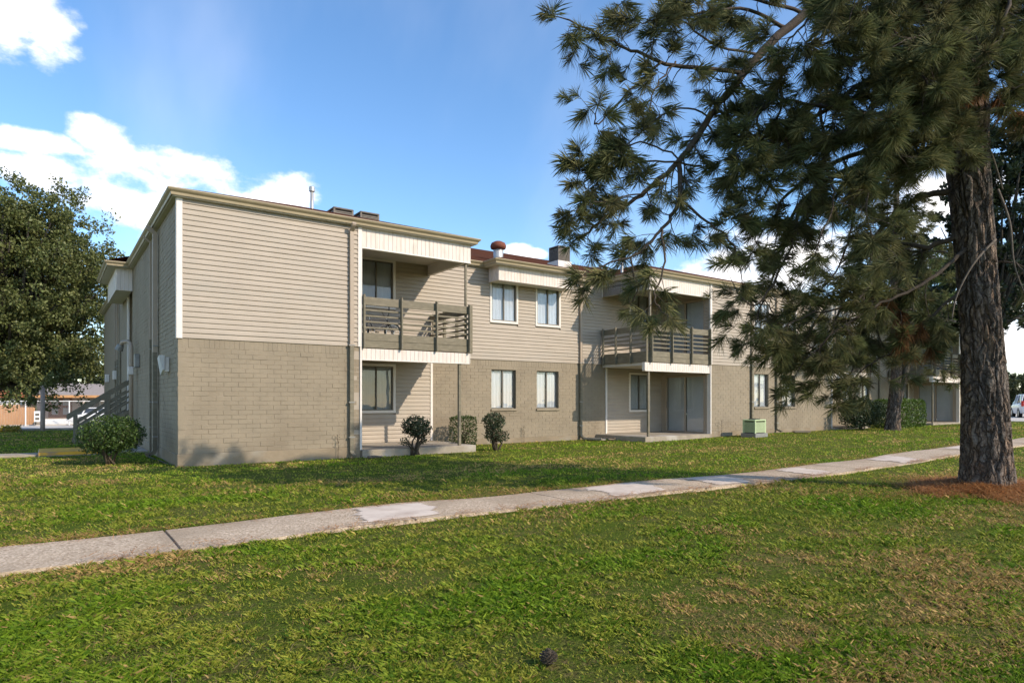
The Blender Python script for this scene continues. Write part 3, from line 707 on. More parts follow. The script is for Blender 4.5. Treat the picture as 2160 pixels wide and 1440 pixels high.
# roof vents (fixed to the roof) and machines standing on it
def roof_z(x, y): return ZR + RS * max(0, min(x + EO, y - (Y1 - EO)))
p = W(658, 436, 19.5); pb = Vector((p.x, p.y, ZR + 0.4)); pt = W(658, 394, 19.5)
v = MB(); v.tube([pb, pt], .05, 12); vp = v.build('roof_pipe', m_galv, bld, smooth=True)
MB().tube([pt - Vector((0, 0, .16)), pt - Vector((0, 0, .14)), pt - Vector((0, 0, .02)), pt], [.06, .085, .085, .07], 12).build('pipe_cap', m_galv, vp)
p = W(1051, 535, 22.6); s = p.z
v = MB().lathe([(.17, -.6), (.17, .12), (.12, .16)], 20, Matrix.Translation(p)); vp = v.build('roof_vent', m_galv, bld, smooth=True)
MB().lathe([(.14, .13), (.26, .17), (.28, .26), (.24, .36), (.12, .42), (.02, .43)], 20, Matrix.Translation(p)).build('vent_cowl', m_rust, vp, smooth=True)
p = W(1312, 590, 24.5); MB().tube([p - Vector((0, 0, .6)), p + Vector((0, 0, 1.0))], .05, 10).build('roof_pipe', m_galv, bld, smooth=True)

def condenser(w, d, h, m_, label, cat, loc, rz=0, name='condenser_unit', pad=None, group=None, lou=11, padh=.1):
    t = thing(name, label, cat, loc, rz, group)
    b = MB(); c = .03
    b.bbox(-w / 2 + c, w / 2 - c, -d / 2 + c, d / 2 - c, padh, padh + h - .03, .02).build('coil_body', m_dark, t)
    lb = None
    for k in range(lou):
        z = padh + .03 + k * (h - .12) / lou
        s_ = MB(); q = .5 * (h - .12) / lou
        for (x0, x1, y0, y1) in ((-w / 2, w / 2, -d / 2, -d / 2 + .03), (-w / 2, w / 2, d / 2 - .03, d / 2), (-w / 2, -w / 2 + .03, -d / 2 + .03, d / 2 - .03), (w / 2 - .03, w / 2, -d / 2 + .03, d / 2 - .03)):
            s_.box(x0, x1, y0, y1, z, z + q * 1.35)
        s_.build('louvre', m_, t)
    for sx in (-1, 1):
        for sy_ in (-1, 1): MB().bbox(min(sx * w / 2, sx * (w / 2 - .05)) - .004, max(sx * w / 2, sx * (w / 2 - .05)) + .004, min(sy_ * d / 2, sy_ * (d / 2 - .05)) - .004, max(sy_ * d / 2, sy_ * (d / 2 - .05)) + .004, padh, padh + h - .05, .004).build('corner_post', m_, t)
    MB().bbox(-w / 2 - .012, w / 2 + .012, -d / 2 - .012, d / 2 + .012, padh + h - .06, padh + h, .02).build('top_cover', m_, t)
    MB().lathe([(.30 * w, padh + h), (.30 * w, padh + h + .03), (.06, padh + h + .035)], 20).build('fan_guard', m_black, t)
    MB().bbox(-w / 2 - .05, w / 2 + .05, -d / 2 - .05, d / 2 + .05, pad if pad is not None else 0, padh, .01).build('base_pad', m_metal if pad is None else (m_white), t)
    return t
def rooftop(px, pytop, f, w, h, label, pad):
    p = W(px, pytop, f); return condenser(w, w, h, m_hvac, label, 'air conditioner', (p.x, p.y, p.z - h - .2), 0, 'rooftop_condenser', pad, 'condensers on the roof')
rooftop(717, 437, 19.8, .62, .62, 'brown air conditioning box on the roof just right of the tall pale vent pipe', None)
rooftop(772, 446, 20.4, .62, .62, 'brown air conditioning box on the roof above the top of the near downspout', None)
rooftop(1180, 517, 27, .62, .62, 'tall brown air conditioning box on a white roof base right of the rusty vent', -.6)
p = W(1700, 505, 27)
# pale green unit on the lawn
condenser(.66, .52, .50, mat('pale_green_metal', (.50, .58, .33), (.44, .52, .29), scale=5, rough=.5), 'pale green air conditioning unit on the lawn against the brick wall', 'air conditioner', (18.9, -.95, g1(18.9, -.95) - .02), 0, lou=13, padh=.16)

# wall fittings: flood lamp, meter boxes, bent conduit
fl = MB().bbox(-.10, -.0, 1.18, 1.42, 2.05, 2.38, .01).build('wall_light', m_white, bld)
MB().add([(-.22, 1.10, 2.42), (-.22, 1.38, 2.36), (-.16, 1.36, 1.98), (-.14, 1.14, 2.10), (-.11, 1.10, 2.42), (-.11, 1.38, 2.36), (-.101, 1.36, 1.98), (-.101, 1.14, 2.10)], [(0, 1, 2, 3), (0, 4, 5, 1), (1, 5, 6, 2), (2, 6, 7, 3), (3, 7, 4, 0), (7, 6, 5, 4)]).build('lens', m_door, fl)
cp = [(-.16, 7.9, .3), (-.16, 7.9, 3.02), (-.17, 7.93, 3.15), (-.24, 8.05, 3.24), (-.36, 8.2, 3.22), (-.42, 8.25, 3.1)]
cd = MB().tube(cp, .06, 12).build('conduit', m_down, bld, smooth=True)
MB().tube([(-.40, 8.24, 3.14), (-.46, 8.3, 2.98)], [.09, .12], 12).build('weatherhead', m_metal, cd)
MB().bbox(-.25, -.10, 7.8, 8.0, 2.2, 2.45, .015).build('meter_box', m_white, bld)
MB().bbox(-.14, -.0, 7.1, 7.35, 2.4, 2.8, .015).build('breaker_box', m_metal, bld)
for y in (15.0, 19.5): MB().bbox(-.16, .0, y, y + .3, 2.25, 2.6, .015).build('meter_box', m_white, bld)
for y in (13.3, 13.6, 13.9): MB().tube([(-.05, y, .3), (-.05, y, 4.9 - y * .1)], .03, 8).build('conduit', m_rail, bld)

# entry stair on the long side
st = thing('entry_stairs', 'short wooden entry stairs with slatted handrails rising into the side recess behind the round bush', 'stairs', (-1.6, 10.2, 0))
def add_child(mb_, nm, m_): o = mb_.build(nm, m_, None); o.parent = st; o.matrix_parent_inverse = Matrix.Translation((1.6, -10.2, 0)); return o
nst = 6
for k in range(nst):
    x = -1.5 + k * .27; add_child(MB().bbox(x, x + .30, 9.95, 11.2, .17 * k + .10, .17 * k + .15, .006), 'tread', m_conc)
for y in (9.88, 11.24):
    add_child(MB().add([(-1.6, y, 0), (-1.35, y, 0), (.1, y, .95), (.1, y, 1.2), (-1.6, y, .14), (-1.6, y + .06, 0), (-1.35, y + .06, 0), (.1, y + .06, .95), (.1, y + .06, 1.2), (-1.6, y + .06, .14)], [(0, 1, 2, 3, 4), (9, 8, 7, 6, 5), (4, 3, 8, 9), (0, 4, 9, 5), (1, 6, 7, 2), (0, 5, 6, 1), (2, 7, 8, 3)]), 'stringer', m_rail)
    for x, zt in ((-1.52, .95), (-.62, 1.6), (.02, 2.1)):
        add_child(MB().bbox(x - .045, x + .045, y - .05, y - .001, 0 if x < -1 else .3, zt, .006), 'handrail_post', m_rail)
    for k, (o_, h_) in enumerate(((0, .16), (-.24, .07), (-.42, .07), (-.60, .07))):
        add_child(MB().add([(-1.75 if k == 0 else -1.5, y + dy, .78 + o_ - (0 if k == 0 else -.12)) if q == 0 else (.12, y + dy, 2.05 + o_) for dy in (.0, .035) for q in (0, 1)] +
                           [(-1.75 if k == 0 else -1.5, y + dy, .78 + o_ + h_ - (0 if k == 0 else -.12)) if q == 0 else (.12, y + dy, 2.05 + o_ + h_) for dy in (.0, .035) for q in (0, 1)],
                           [(0, 1, 5, 4), (2, 6, 7, 3), (4, 5, 7, 6), (0, 2, 3, 1), (0, 4, 6, 2), (1, 3, 7, 5)]), 'handrail' if k == 0 else 'slat', m_rail)

# ------------------------------------------------------------------ paving left of the building
pv = MB().bbox(-2.45, -1.15, 4.75, 6.3, -.3, .115, .02).build('yellow_ramp_step', m_conc)
tag(pv, 'raised concrete step with a worn yellow painted top beside the round bush', 'step')
MB().bbox(-2.43, -1.17, 4.77, 6.28, .117, .121, .001).build('painted_top', m_yellow, pv)
MB().bbox(-2.43, -1.17, 4.742, 4.748, .03, .112, .001).build('painted_edge', m_yellow, pv)
wk = MB().bbox(-9, -2.46, 4.9, 5.7, -.3, .055, .015).build('side_walk', m_conc); tag(wk, kind='structure')
wk = MB().bbox(-1.14, -.02, 4.9, 10.6, -.3, .045, .015).build('entry_walk', m_conc); tag(wk, kind='structure')
# street beyond
m_street = mat('pale_concrete_road', (.60, .54, .46), (.52, .46, .39), scale=.6, rough=.95, bump=.3, bscale=20)
def strip(name, y0, y1, m_, lift, x0=-90, x1=-.5, n=12, skirt=0):
    mb_ = MB(); vs = []; fs = []
    yy = [y0 + (y1 - y0) * i / n for i in range(n + 1)]; xx = [x0, -20, -6, -1.2, x1]
    for y in yy:
        for x in xx: vs.append((x, y, g1(min(x, -1.2), y) + lift))
    k = len(xx)
    for i in range(n):
        for j in range(k - 1): fs.append((i * k + j, i * k + j + 1, (i + 1) * k + j + 1, (i + 1) * k + j))
    b = len(vs); vs += [(x, y0, g1(min(x, -1.2), y0) - .2) for x in xx]
    for j in range(k - 1): fs.append((b + j, b + j + 1, j + 1, j))
    return tag(mb_.add(vs, fs).build(name, m_), kind='structure')
strip('kerb', 27.0, 27.9, m_conc, .10, x1=24, n=2); strip('street', 27.9, 53.5, m_street, .02, x1=24)
strip('far_pavement', 53.5, 56, m_street, .10, x1=24, n=2)
pk = MB(); pk.box(47, 140, -16, 60, -.2, .135); tag(pk.build('parking_lot', m_street), kind='structure')

# ------------------------------------------------------------------ shrubs, trees
def leaves(name, P, size, cols, m_, parent=None, up=.35, jitter=.5, elong=1.9, seed=0):
    """P (n,3) leaf places -> folded leaf shapes, one colour each"""
    r = np.random.default_rng(seed + 5); n = len(P)
    d = r.normal(size=(n, 3)); d[:, 2] += up * .3; d /= np.linalg.norm(d, axis=1)[:, None]
    q = r.normal(size=(n, 3)); q[:, 2] += up; s = np.cross(d, q); s /= np.linalg.norm(s, axis=1)[:, None]
    nn = np.cross(s, d)
    L_ = size * r.uniform(.7, 1.3, n)[:, None]; Wd = L_ / elong
    A = P; B = P + d * L_ * .5 + s * Wd * .5 + nn * L_ * .08; C = P + d * L_; D = P + d * L_ * .5 - s * Wd * .5 + nn * L_ * .08
    V = np.stack([A, B, C, D], 1).reshape(-1, 3); i = np.arange(n) * 4
    F = np.stack([i, i + 1, i + 2, i, i + 2, i + 3], 1).reshape(-1, 3)
    cols = np.asarray(cols); w = r.dirichlet(np.ones(len(cols)) * .6, n); c = w @ cols; c *= r.uniform(.75, 1.25, n)[:, None]
    return link(name, np_mesh(name, V, F, m_, np.repeat(c, 4, 0)), parent)
m_leaf = leaf_mat('leaf', .28, .42, .35); m_leaf_dull = leaf_mat('leaf_dull', .25, .5, .3); m_needle = leaf_mat('pine_needle', .30, .75, .10)
m_stem = mat('shrub_stem', (.10, .075, .05), (.06, .045, .03), scale=20, rough=.9, bump=.4)
GR = [(.045, .085, .018), (.075, .13, .025), (.12, .17, .04), (.03, .055, .015)]
def rnd_dir(r, n):
    d = r.normal(size=(n, 3)); return d / np.linalg.norm(d, axis=1)[:, None]
def shrub(name, label, loc, blobs, nleaf, size=.05, cols=GR, stems=6, cat='bush', seed=0, boxy=False, clear=.25, group=None, stemr=.018):
    t = thing(name, label, cat, (loc[0], loc[1], g1(*loc[:2]) - .02), 0, group); r = np.random.default_rng(seed); P_ = []
    tot = sum(b[3] * b[4] * b[5] for b in blobs)
    for (x, y, z, a, b, c) in blobs:
        n = int(nleaf * a * b * c / tot)
        if boxy:
            q = r.uniform(-1, 1, (n, 3)); k = r.integers(0, 3, n); sgn = np.sign(r.uniform(-1, 1, n)); surf = r.random(n) < .75
            for ax in range(3): mm = surf & (k == ax); q[mm, ax] = sgn[mm] * r.uniform(.86, 1.0, mm.sum())
            q = q / np.maximum(1, (np.abs(q) ** 6).sum(1) ** (1 / 6))[:, None]
        else:
            d = rnd_dir(r, n); rad = np.where(r.random(n) < .72, r.uniform(.82, 1.0, n), r.uniform(.3, .9, n)); bump = 1 + .14 * np.sin(d[:, 0] * 7 + seed) * np.cos(d[:, 2] * 6 + d[:, 1] * 5)
            q = d * (rad * bump)[:, None]
        P_.append(q * [a, b, c] + [x, y, z])
    P_ = np.concatenate(P_); P_ = P_[P_[:, 2] > clear * .5 + .06 * r.random(len(P_))]
    o = leaves('foliage', P_, size, cols, m_leaf, t, seed=seed)
    mb_ = MB(); rr = random.Random(seed)
    for k in range(stems):
        bq = blobs[rr.randrange(len(blobs))]; a = rr.uniform(0, 6.28)
        p0 = Vector((rr.gauss(0, .05), rr.gauss(0, .05), 0)); p3 = Vector((bq[0] + math.cos(a) * bq[3] * .6, bq[1] + math.sin(a) * bq[4] * .6, bq[2] + bq[5] * rr.uniform(-.2, .6)))
        p1 = p0.lerp(p3, .35) + Vector((rr.gauss(0, .04), rr.gauss(0, .04), .06)); p2 = p0.lerp(p3, .7) + Vector((rr.gauss(0, .05), rr.gauss(0, .05), .05))
        mb_.tube([p0, p1, p2, p3], [stemr * 1.5, stemr, stemr * .7, stemr * .35], 6)
        for q in range(3):
            e_ = p2 + Vector((rr.gauss(0, .15), rr.gauss(0, .15), rr.uniform(0, .2))); mb_.tube([p1.lerp(p2, q / 3), e_], [stemr * .5, stemr * .2], 5)
    mb_.build('stems', m_stem, t, smooth=True); return t
q = W(232, 975, 14.3)
shrub('round_bush', 'large round clipped bush with bare stems at the shaded corner of the building', (q.x, q.y), [(0, 0, .68, .62, .55, .42), (-.2, .1, .55, .45, .4, .33), (.25, -.05, .66, .42, .42, .42)], 7500, .055, seed=1, stems=12, clear=.42)
q = W(877, 958, 16.7)
shrub('small_bush', 'small dark bush with twisted bare trunk in front of the near patio slab', (q.x, q.y), [(0, 0, .80, .36, .34, .24), (.06, 0, .66, .36, .32, .2), (-.26, .05, .38, .14, .12, .10), (.22, 0, .42, .13, .12, .12)], 2300, .06, seed=2, stems=10, clear=.3, stemr=.022, cols=[(.03, .055, .02), (.045, .075, .03), (.09, .12, .06), (.07, .05, .03)])
q = W(1045, 950, 18.2)
shrub('small_bush', 'loose two tiered bush on a dark trunk on the lawn before the lower windows', (q.x, q.y), [(-.05, 0, .86, .33, .3, .22), (-.06, 0, .62, .24, .24, .16), (.2, 0, .42, .22, .2, .16), (-.12, 0, .42, .2, .2, .14)], 2300, .06, seed=3, stems=9, clear=.3, stemr=.024, cols=[(.03, .055, .02), (.045, .075, .03), (.09, .12, .06), (.07, .05, .03)])
shrub('square_bush', 'upright square clipped bush against the brick behind the near porch post', (8.0, 1.65), [(0, 0, .50, .34, .30, .46)], 3000, .055, seed=4, stems=5, boxy=True, clear=.08, cols=[(.05, .08, .02), (.08, .12, .03), (.13, .16, .05), (.03, .05, .015)])
shrub('clipped_hedge', 'dark rounded hedge bush at the corner of the second patio', (27.2, -.75), [(0, 0, .78, 1.2, .7, .62), (1.1, .1, .75, .9, .6, .55), (-.8, 0, .7, .7, .6, .6)], 7000, .09, seed=5, stems=6, clear=.1, cols=[(.018, .035, .012), (.03, .05, .018), (.05, .07, .03)])
shrub('clipped_hedge', 'bright green clipped hedge just behind the smaller pine trunk', (31.3, -.5), [(0, 0, .7, 1.9, .5, .68)], 8000, .09, seed=6, stems=5, boxy=True, clear=.1, cols=[(.09, .15, .02), (.13, .2, .03), (.06, .1, .02)])

def bark_mat(name, c1, c2, c3):
    M = mat(name, c1, c2, scale=9, rough=.95, bump=1, bscale=26, c3=c3, s3=3.2, aniso=(1, 1, .35), dist=.02, lo=.38, hi=.62); return M
def pine_bark():
    M = bpy.data.materials.new('pine_bark'); M.use_nodes = True; nt = M.node_tree; N = nt.nodes; L = nt.links; p = N['Principled BSDF']; p.inputs['Roughness'].default_value = .95; p.inputs['Specular IOR Level'].default_value = .1
    geo = N.new('ShaderNodeNewGeometry')
    wn = N.new('ShaderNodeTexNoise'); wn.inputs['Scale'].default_value = 3.5; wn.inputs['Detail'].default_value = 5; L.new(geo.outputs['Position'], wn.inputs['Vector'])
    sc1 = N.new('ShaderNodeVectorMath'); sc1.operation = 'SCALE'; sc1.inputs['Scale'].default_value = .30; L.new(wn.outputs['Color'], sc1.inputs[0])
    ad = N.new('ShaderNodeVectorMath'); ad.operation = 'ADD'; L.new(geo.outputs['Position'], ad.inputs[0]); L.new(sc1.outputs[0], ad.inputs[1])
    mp = N.new('ShaderNodeMapping'); mp.inputs['Scale'].default_value = (1, 1, .17); L.new(ad.outputs[0], mp.inputs[0])
    def vor(scale, feat):
        v = N.new('ShaderNodeTexVoronoi'); v.feature = feat; v.inputs['Scale'].default_value = scale; L.new(mp.outputs[0], v.inputs['Vector']); return v
    v1 = vor(13, 'DISTANCE_TO_EDGE'); v2 = vor(13, 'F1'); v3 = vor(34, 'DISTANCE_TO_EDGE')
    cr = N.new('ShaderNodeValToRGB'); L.new(v2.outputs['Color'], cr.inputs[0]); e = cr.color_ramp.elements
    e[0].position = .0; e[0].color = (.16, .132, .108, 1); e[1].position = 1; e[1].color = (.29, .25, .205, 1); x = e.new(.55); x.color = (.22, .18, .148, 1); x = e.new(.82); x.color = (.30, .20, .135, 1)
    mr = N.new('ShaderNodeMapRange'); mr.inputs[1].default_value = -.04; mr.inputs[2].default_value = .26; L.new(v1.outputs['Distance'], mr.inputs[0])
    mx = N.new('ShaderNodeMixRGB'); L.new(mr.outputs[0], mx.inputs[0]); mx.inputs[1].default_value = (.060, .045, .037, 1); L.new(cr.outputs[0], mx.inputs[2])
    gn = N.new('ShaderNodeTexNoise'); gn.inputs['Scale'].default_value = 40; gn.inputs['Detail'].default_value = 8; L.new(geo.outputs['Position'], gn.inputs['Vector'])
    g2 = N.new('ShaderNodeMapRange'); g2.inputs[1].default_value = .3; g2.inputs[2].default_value = .7; g2.inputs[3].default_value = .65; g2.inputs[4].default_value = 1.3; L.new(gn.outputs[0], g2.inputs[0])
    mm = N.new('ShaderNodeVectorMath'); mm.operation = 'SCALE'; L.new(mx.outputs[0], mm.inputs[0]); L.new(g2.outputs[0], mm.inputs['Scale']); L.new(mm.outputs[0], p.inputs['Base Color'])
    m1 = N.new('ShaderNodeMapRange'); m1.inputs[2].default_value = .18; L.new(v1.outputs['Distance'], m1.inputs[0])
    m3 = N.new('ShaderNodeMapRange'); m3.inputs[2].default_value = .2; m3.inputs[4].default_value = .35; L.new(v3.outputs['Distance'], m3.inputs[0])
    sm = N.new('ShaderNodeMath'); sm.operation = 'ADD'; L.new(m1.outputs[0], sm.inputs[0]); L.new(m3.outputs[0], sm.inputs[1])
    s2 = N.new('ShaderNodeMath'); s2.operation = 'MULTIPLY_ADD'; L.new(gn.outputs[0], s2.inputs[0]); s2.inputs[1].default_value = .5; L.new(sm.outputs[0], s2.inputs[2])
    bp = N.new('ShaderNodeBump'); bp.inputs['Strength'].default_value = 1; bp.inputs['Distance'].default_value = .03; L.new(s2.outputs[0], bp.inputs['Height']); L.new(bp.outputs[0], p.inputs['Normal'])
    return M
m_bark = pine_bark()
m_branch = mat('pine_twig', (.10, .075, .055), (.055, .042, .032), scale=14, rough=.9, bump=.8, bscale=50)
m_oakbark = mat('oak_bark', (.10, .085, .07), (.06, .05, .04), scale=10, rough=.95, bump=1, bscale=20, dist=.02)

def trunk_mesh(path, rads, nseg=170, nrow=520, amp=.042, flare=.24, seed=0, freq=8.0):
    path = [Vector(p) for p in path]; cum = [0]
    for a, b in zip(path, path[1:]): cum.append(cum[-1] + (b - a).length)
    V = np.zeros((nrow, nseg, 3)); tot = cum[-1]
    zs_ = np.interp(np.linspace(0, 1, nrow) ** 1.0, [0, .55, 1], [0, .42 * tot, tot]) if tot > 6 else np.linspace(0, tot, nrow)
    pa = np.array([list(p) for p in path])
    C = np.stack([np.interp(zs_, cum, pa[:, k]) for k in range(3)], 1); Rr = np.interp(zs_, cum, rads)
    for i in range(nrow):
        h = zs_[i]; c = C[i]
        for k in range(nseg):
            a = 2 * math.pi * k / nseg; ca, sa = math.cos(a), math.sin(a)
            rr = Rr[i]; fl = flare * math.exp(-h * 2.4) * (1 + .35 * math.sin(a * 5 + seed)) ; rr *= 1 + fl
            co = Vector((ca * rr * freq + noise.noise(Vector((ca, sa, h * 1.2))) * .6, sa * rr * freq, h * freq * .17 + seed))
            co += Vector((noise.noise(co * 1.7), noise.noise(co * 1.7 + Vector((9, 2, 1))), noise.noise(co * 1.3 + Vector((3, 7, 2))))) * .35
            d, _ = noise.voronoi(co); f = min(1, (d[1] - d[0]) * 4.2); f = f * f * (3 - 2 * f)
            n2 = noise.noise(Vector((ca * rr * 22, sa * rr * 22, h * 9)))
            rr += amp * (f - .7) + .010 * n2 + .03 * noise.noise(Vector((ca * 1.3, sa * 1.3, h * .5 + seed)))
            V[i, k] = (c[0] + ca * rr, c[1] + sa * rr, c[2])
    I = np.arange(nrow * nseg).reshape(nrow, nseg); J = np.roll(I, -1, 1)
    F = np.stack([I[:-1], J[:-1], J[1:], I[1:]], -1).reshape(-1, 4)
    return V.reshape(-1, 3), F

def curve(pts, n=6):
    """smooth a polyline (Catmull-Rom)"""
    pts = [Vector(p) for p in pts]; out = []
    for i in range(len(pts) - 1):
        p0 = pts[max(i - 1, 0)]; p1 = pts[i]; p2 = pts[i + 1]; p3 = pts[min(i + 2, len(pts) - 1)]
        for k in range(n):
            t = k / n; out.append(.5 * ((2 * p1) + (p2 - p0) * t + (2 * p0 - 5 * p1 + 4 * p2 - p3) * t * t + (3 * p1 - p0 - 3 * p2 + p3) * t ** 3))
    out.append(pts[-1]); return out

class Pine:
    def __init__(s, seed): s.r = random.Random(seed); s.wood = MB(); s.limbs = []; s.tp = []; s.td = []; s.ts = []; s.dead = []; s.leafy = .97
    def tuft(s, p, d, sc_=1.0, dead=False): s.tp.append(tuple(p)); s.td.append(tuple(d)); s.ts.append(sc_); s.dead.append(dead)
    def twig(s, p, d, L, rad, depth, dens=1.0, sc_=1.0, dead=False):
        r = s.r; n = max(3, int(L / .09)); pts = [Vector(p)]; dd = Vector(d).normalized(); bend = Vector((r.gauss(0, 1), r.gauss(0, 1), r.gauss(-.2, .8))) * .12
        for i in range(n):
            dd = (dd + bend + Vector((r.gauss(0, .10), r.gauss(0, .10), r.gauss(0, .10))) + Vector((0, 0, .10 if i > n * .6 else -.07))).normalized()
            if r.random() < .15: bend = Vector((r.gauss(0, 1), r.gauss(0, 1), r.gauss(0, .8))) * .16
            pts.append(pts[-1] + dd * (L / n))
        k = len(pts); s.wood.tube(pts, [rad * (1 - .65 * i / (k - 1)) for i in range(k)], 5, cap=False)
        if depth > 0:
            m_ = max(1, int(L * 5.2 * dens))
            for j in range(m_):
                t = .25 + .7 * (j + r.random()) / m_; i = min(k - 2, int(t * (k - 1))); q = pts[i]; a = (pts[i + 1] - pts[i]).normalized()
                o = Vector((r.gauss(0, 1), r.gauss(0, 1), r.gauss(0, .8))); o = (o - a * o.dot(a)).normalized()
                s.twig(q, a * .75 + o * .9, L * r.uniform(.32, .6), rad * .6, depth - 1, dens, sc_, dead)
        if r.random() < s.leafy:
            q_ = r.uniform(.62, 1.22) * sc_; s.tuft(pts[-1], dd, q_, dead)
            if r.random() < .75: s.tuft(pts[-2], (dd + Vector((r.gauss(0, .2), r.gauss(0, .2), r.gauss(0, .2)))).normalized(), q_ * .85, dead)
    def limb(s, pts, r0, r1, side=3.2, tl=(.45, .9), start=.25, depth=1, dens=1.0, sc_=1.0, tip=True, down=.25):
        r = s.r; c = curve(pts, 6); k = len(c)
        for i in range(1, k): c[i] += Vector((r.gauss(0, .012), r.gauss(0, .012), r.gauss(0, .012)))
        rad = [r0 + (r1 - r0) * (i / (k - 1)) ** .8 for i in range(k)]
        m_ = MB().tube(c, rad, 10); s.limbs.append(m_); L = sum((c[i + 1] - c[i]).length for i in range(k - 1))
        for j in range(int(L * side)):
            t = start + (1 - start) * (j + r.random()) / (L * side); i = min(k - 2, int(t * (k - 1))); a = (c[i + 1] - c[i]).normalized()
            o = Vector((r.gauss(0, 1), r.gauss(0, 1), r.gauss(-down, .8))); o = (o - a * o.dot(a)).normalized()
            s.twig(c[i], a * .6 + o, r.uniform(*tl), max(.006, rad[i] * .35), depth, dens, sc_)
        if tip: s.twig(c[-1], c[-1] - c[-2], tl[0], r1, depth, dens, sc_)
    def finish(s, parent, nneedle=70, length=.21, width=.0048, cols=((.10, .115, .042), (.145, .155, .055), (.23, .21, .09), (.10, .078, .042), (.06, .08, .032)), seed=0):
        for m_ in s.limbs: m_.build('limb', m_branch, parent, smooth=True)
        o = s.wood.build('twigs', m_branch, parent, smooth=True); o['kind'] = 'stuff'
        r = np.random.default_rng(seed); tp = np.array(s.tp); td = np.array(s.td); ts = np.array(s.ts); dead = np.array(s.dead)
        for isdead in (False, True):
            mk = dead == isdead
            if not mk.any(): continue
            P_ = np.repeat(tp[mk], nneedle, 0); D_ = np.repeat(td[mk], nneedle, 0); S_ = np.repeat(ts[mk], nneedle)[:, None]; n = len(P_)
            nd = r.normal(size=(n, 3)); nd -= D_ * (nd * D_).sum(1)[:, None]; nd /= np.linalg.norm(nd, axis=1)[:, None]
            k = r.uniform(.12, 1.9, n)[:, None]; nd = D_ + nd * k * 1.1; 
            nd[:, 2] -= (.6 if isdead else .12); nd /= np.linalg.norm(nd, axis=1)[:, None]
            P_ = P_ - D_ * r.uniform(0, .10, n)[:, None] * S_
            L_ = length * S_ * r.uniform(.7, 1.1, n)[:, None]; sd = np.cross(nd, r.normal(size=(n, 3))); sd /= np.linalg.norm(sd, axis=1)[:, None]
            mid = P_ + nd * L_ * .55; end = P_ + nd * L_ + np.array([0, 0, -1]) * L_ * (.3 if isdead else .10); wv = sd * width * S_ ** .5
            V = np.stack([P_ - wv * .5, P_ + wv * .5, mid + wv * .5, end], 1).reshape(-1, 3); i = np.arange(n) * 4
            F = np.stack([i, i + 1, i + 2, i, i + 2, i + 3], 1).reshape(-1, 3)
            cs = np.array([(.26, .125, .05), (.17, .09, .045), (.34, .18, .08)]) if isdead else np.array(cols)
            tc_ = r.dirichlet(np.ones(len(cs)) * .7, mk.sum()) @ cs; c = np.repeat(tc_, nneedle, 0) * r.uniform(.75, 1.3, n)[:, None]
            o = link('dead_needles' if isdead else 'needles', np_mesh('needles', V, F, m_needle, np.repeat(c, 4, 0)), parent); o['kind'] = 'stuff'

# the big pine
PB = W(2085, 1035, 10.1)
gp = g1(PB.x, PB.y)
pine = thing('pine_tree', 'big pine with a thick furrowed trunk and drooping branches, nearest tree at the right', 'tree', (PB.x, PB.y, gp))
def rel(p): return Vector(p) - Vector((PB.x, PB.y, gp))
def Q(px, py, f): return rel(W(px, py, f))
tpath = [Q(2083, 1060, 10.1), Q(2080, 960, 10.1), Q(2068, 700, 10.1), Q(2055, 500, 10.1), Q(2040, 330, 10.1), Q(2040, 150, 10.1), Q(2060, -60, 10.15), Q(2100, -180, 10.1), Q(2150, -260, 10.0)]  # unseen top cut short and leaned to keep trunk shadow off the wall
V, F = trunk_mesh(tpath, [.345, .31, .268, .275, .28, .26, .21, .12, .04], seed=2)
o = link('trunk', np_mesh('trunk', V, F, m_bark, smooth=True), pine)
pn = Pine(5)
# traced from how its limbs hang: (points, base radius, tip radius)
pn.limb([Q(2050, -30, 10.2), Q(1940, -62, 9.9), Q(1800, -40, 9.6), Q(1665, 55, 9.4), Q(1560, 165, 9.2), Q(1500, 245, 9.1), Q(1440, 330, 9.0), Q(1365, 400, 8.9), Q(1290, 450, 8.9), Q(1225, 500, 8.8)], .10, .014, side=2.6, tl=(.3, .55), start=.45, depth=1)  # its unseen start is lowered so the limb's shadow clears the wall
pn.limb([Q(1436, 335, 9.0), Q(1430, 425, 8.9), Q(1398, 480, 8.8), Q(1340, 535, 8.8), Q(1240, 570, 8.7)], .038, .010, side=4.6, tl=(.28, .5), start=.15)
pn.limb([Q(1432, 423, 8.9), Q(1490, 465, 8.8), Q(1545, 515, 8.7), Q(1560, 575, 8.6)], .022, .008, side=4.3, tl=(.3, .5), start=.1)
pn.limb([Q(1395, 480, 8.8), Q(1400, 560, 8.6), Q(1380, 625, 8.5), Q(1400, 660, 8.5)], .018, .007, side=4.6, tl=(.25, .42), start=.1)
pn.limb([Q(1330, 540, 8.8), Q(1345, 610, 8.9), Q(1330, 640, 9)], .015, .007, side=4.9, tl=(.22, .4), start=.1)
pn.limb([Q(1580, 150, 9.2), Q(1440, 140, 9.0), Q(1345, 112, 8.8), Q(1270, 75, 8.7), Q(1195, 40, 8.6)], .035, .010, side=5.2, tl=(.3, .55), start=.1)
pn.limb([Q(1395, 130, 8.9), Q(1330, 190, 8.8), Q(1262, 260, 8.7), Q(1255, 240, 8.6)], .018, .008, side=5.2, tl=(.25, .4), start=.2)
pn.limb([Q(1425, 130, 8.9), Q(1380, 190, 8.8), Q(1370, 250, 8.8)], .014, .007, side=4.9, tl=(.22, .38), start=.3)
pn.limb([Q(1480, 350, 9.0), Q(1360, 340, 8.9), Q(1260, 370, 8.8), Q(1215, 400, 8.7)], .016, .008, side=5.2, tl=(.25, .42), start=.3)
pn.limb([Q(1660, 60, 9.4), Q(1560, 20, 9.2), Q(1450, 30, 9.0), Q(1390, 15, 8.9)], .03, .01, side=4.9, tl=(.35, .6), start=.1)
